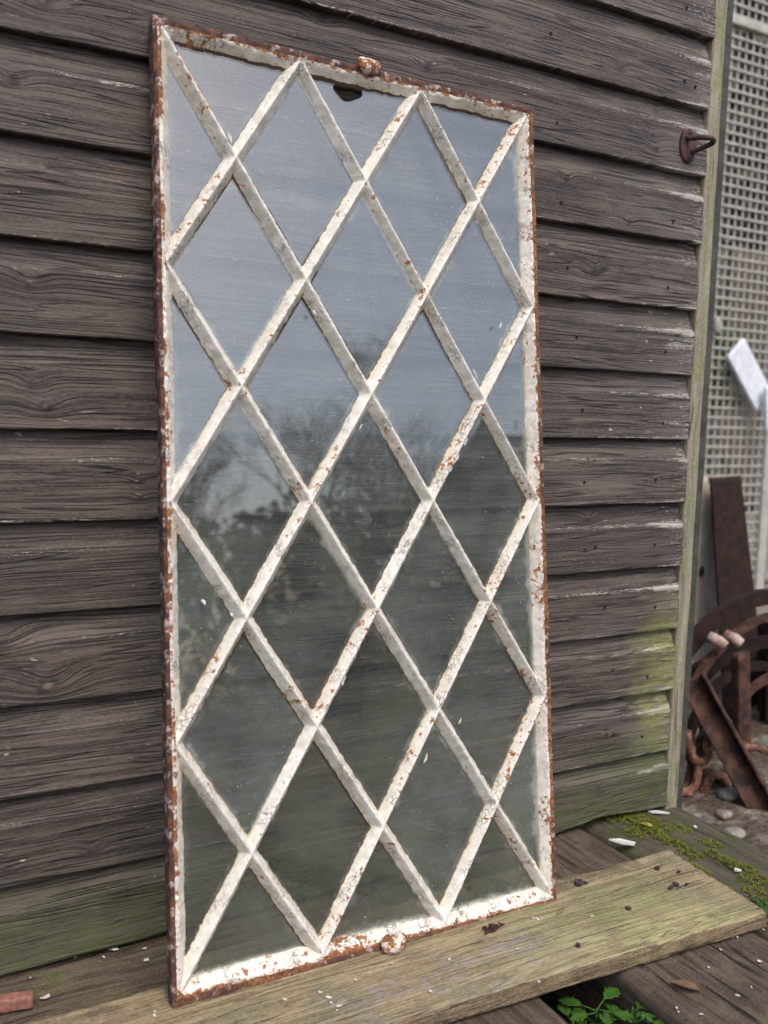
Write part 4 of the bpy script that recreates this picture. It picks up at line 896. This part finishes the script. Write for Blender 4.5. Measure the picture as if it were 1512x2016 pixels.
# pale rubble on the far ground
q = random.Random(21)
for i, (a, b, s_) in enumerate([(1440, 1640, .035), (1425, 1600, .025), (1500, 1560, .03), (1508, 1260, .05), (1505, 1140, .10), (1436, 1560, .03)]):
    p = at_z(a, b, .21); o = blob('rubble_stone', (0, 0, 0), (s_, s_*.8, s_*.5), M_STONE, None, .45, 30, i, 14); o.location = (p[0], p[1], .2+s_*.2)
    tag(o, ['pale rounded stone low beside the rusty post', 'pale stone behind the scrolled ironwork', 'pale stone lying right of the angle iron', 'pale stone seen through the iron rims', 'large pale stone on the ground beyond the gate', 'small pale stone nearest the scrolled ironwork'][i], 'stone', 'pale stones on the yard ground')
# background fence and shrubs beyond the gate
yf = 6.0; x0 = at_y(1400, 500, yf)[0]-1.5
fn = empty('timber_fence', (x0+2, yf, .2), 'dark brown timber fence standing far behind the mesh gate', 'fence')
M_FEN = mat_sleeper('dark_brown_fence', (.03, .023, .017), (.12, .095, .07), 'z', .3)
for i in range(30): beam('fence_board', (-2+i*.19, (i % 2)*.02, 0), (-2+i*.19, (i % 2)*.02, 3.0+.03*math.sin(i*2)), (1, 0, 0), .165, .02, M_FEN, fn, .003, .2)
def crown(cx, cy, z0, z1, rx, ry, n, sz, seed, dens=0.):
    q = np.random.RandomState(seed); P = q.normal(size=(n*3, 3)); P /= np.linalg.norm(P, axis=1)[:, None]; P *= q.uniform(.35, 1, (n*3, 1))**.5
    P = P*np.array([rx, ry, (z1-z0)/2])+np.array([cx, cy, (z0+z1)/2]); k = fbm(P[:, 0]*1.7, P[:, 1]*1.7, P[:, 2]*1.7, seed) > .42+dens; P = P[k][:n]; n = len(P)
    a = q.normal(size=(n, 3)); a /= np.linalg.norm(a, axis=1)[:, None]; b = np.cross(a, q.normal(size=(n, 3))); b /= np.linalg.norm(b, axis=1)[:, None]; s_ = sz*q.uniform(.6, 1.4, (n, 1))
    V = np.stack([P-a*s_, P+b*s_*.5, P+a*s_, P-b*s_*.5], 1).reshape(-1, 3); return V, np.arange(4*n).reshape(-1, 4)
V, F = crown(5.6, 4.8, .2, 2.8, 1.5, .6, 6000, .06, 4)
sh = mesh('shrub', V, F, mat_leaf('shrub_leaf', (.03, .05, .015), (.12, .14, .05), .3), None, False); tag(sh, 'blurred green-brown shrub growing in front of the far timber fence', 'shrub')

V, F = crown(11, 10.5, 1.0, 11, 6, 1.5, 26000, .16, 14, -.4)
sh = mesh('tree_crown', V, F, mat_leaf('far_leaf', (.05, .045, .03), (.17, .145, .10), .3), None, False); sh.name = 'tree'; tag(sh, 'tall brownish-green tree far behind the timber fence', 'tree')
# ------------------------------------------------------------ behind the photographer: what the panes reflect
V, F = crown(9.2, -13.5, .2, 3.8, 4.6, 1.3, 9000, .09, 8, -.02)
tag(mesh('evergreen_tree', V, F, M_LEAFD, None, False), 'dark evergreen tree mirrored in the middle panes', 'tree')
V, F = crown(5.5, -11, .1, 2.6, 8, .9, 12000, .09, 9, -.1)
tag(mesh('hedge', V, F, M_LEAFD, None, False), 'dark hedge across the yard mirrored in the lower panes', 'hedge')
M_BARK = mat_plain('dark_bark', (.02, .017, .014), (.06, .05, .04), 12)
def bare_tree(x, y, hh, seed, label):
    root = empty('bare_tree', (x, y, .2), label, 'tree', 'bare trees mirrored in the panes'); q = random.Random(seed); Vs, Fs = [], []
    def seg(p, d, L_, r, lv):
        k = len(Vs); e = p+d*L_; u_ = np.cross(d, (0, 1, .01)); u_ /= np.linalg.norm(u_); v_ = np.cross(d, u_)
        for c0, r0 in ((p, r), (e, r*.65)):
            for j in range(4): a = j*math.pi/2; Vs.append(c0+r0*(u_*math.cos(a)+v_*math.sin(a)))
        Fs.extend([(k+j, k+(j+1) % 4, k+4+(j+1) % 4, k+4+j) for j in range(4)])
        if lv == 0: return
        for c_ in range(3 if lv > 1 else 4):
            nd = d+np.array([q.uniform(-.7, .7), q.uniform(-.7, .7), q.uniform(-.15, .5)]); nd /= np.linalg.norm(nd); seg(p+d*L_*q.uniform(.55, 1.), nd, L_*q.uniform(.62, .85), r*.58, lv-1)
    seg(np.array([0, 0, 0.]), np.array([0, 0, 1.]), hh*.30, .065, 7)
    mesh('branches', Vs, Fs, M_BARK, root, False)
for i_, (bx_, by_, bh_, lb_) in enumerate([(3.0, -11, 4.0, 'bare twiggy tree mirrored in the left panes, nearest the hedge end'), (4.2, -12.5, 4.6, 'second bare twiggy tree mirrored left of centre'), (5.3, -11.5, 5.0, 'bare twiggy tree mirrored in the centre panes'),
                                          (6.5, -12.0, 5.6, 'tallest bare twiggy tree mirrored right of centre'), (7.7, -11.5, 5.4, 'bare twiggy tree mirrored before the evergreen'), (9.0, -12.5, 5.4, 'bare twiggy tree mirrored beside the barn')]): bare_tree(bx_, by_, bh_, 3+i_, lb_)
bn = empty('barn', (11, -12, .2), 'dark gabled barn across the yard mirrored in the right panes', 'barn')
M_ROOF = mat_plain('dark_slate', (.04, .04, .045), (.09, .09, .10), 6); M_WL = mat_plain('dark_boarding', (.03, .026, .022), (.07, .06, .05), 8)
V = [(-2, -1.5, 0), (4, -1.5, 0), (4, 2, 0), (-2, 2, 0), (-2, -1.5, 2.6), (4, -1.5, 2.6), (4, 2, 2.6), (-2, 2, 2.6), (-2, .25, 4.0), (4, .25, 4.0)]
mesh('walls', V, [(0, 1, 5, 4), (1, 2, 6, 9, 5), (2, 3, 7, 6), (3, 0, 4, 8, 7)], M_WL, bn, False)
for s_ in (-1, 1):
    e = (-1.7 if s_ < 0 else 2.2); V = [(-2.2, e, 2.5), (4.2, e, 2.5), (4.2, .25, 4.06), (-2.2, .25, 4.06)]; V += [(x, y, z+.08) for x, y, z in V]
    mesh('roof', V, [(0, 1, 2, 3), (7, 6, 5, 4), (0, 4, 5, 1), (1, 5, 6, 2), (2, 6, 7, 3), (3, 7, 4, 0)], M_ROOF, bn, False)
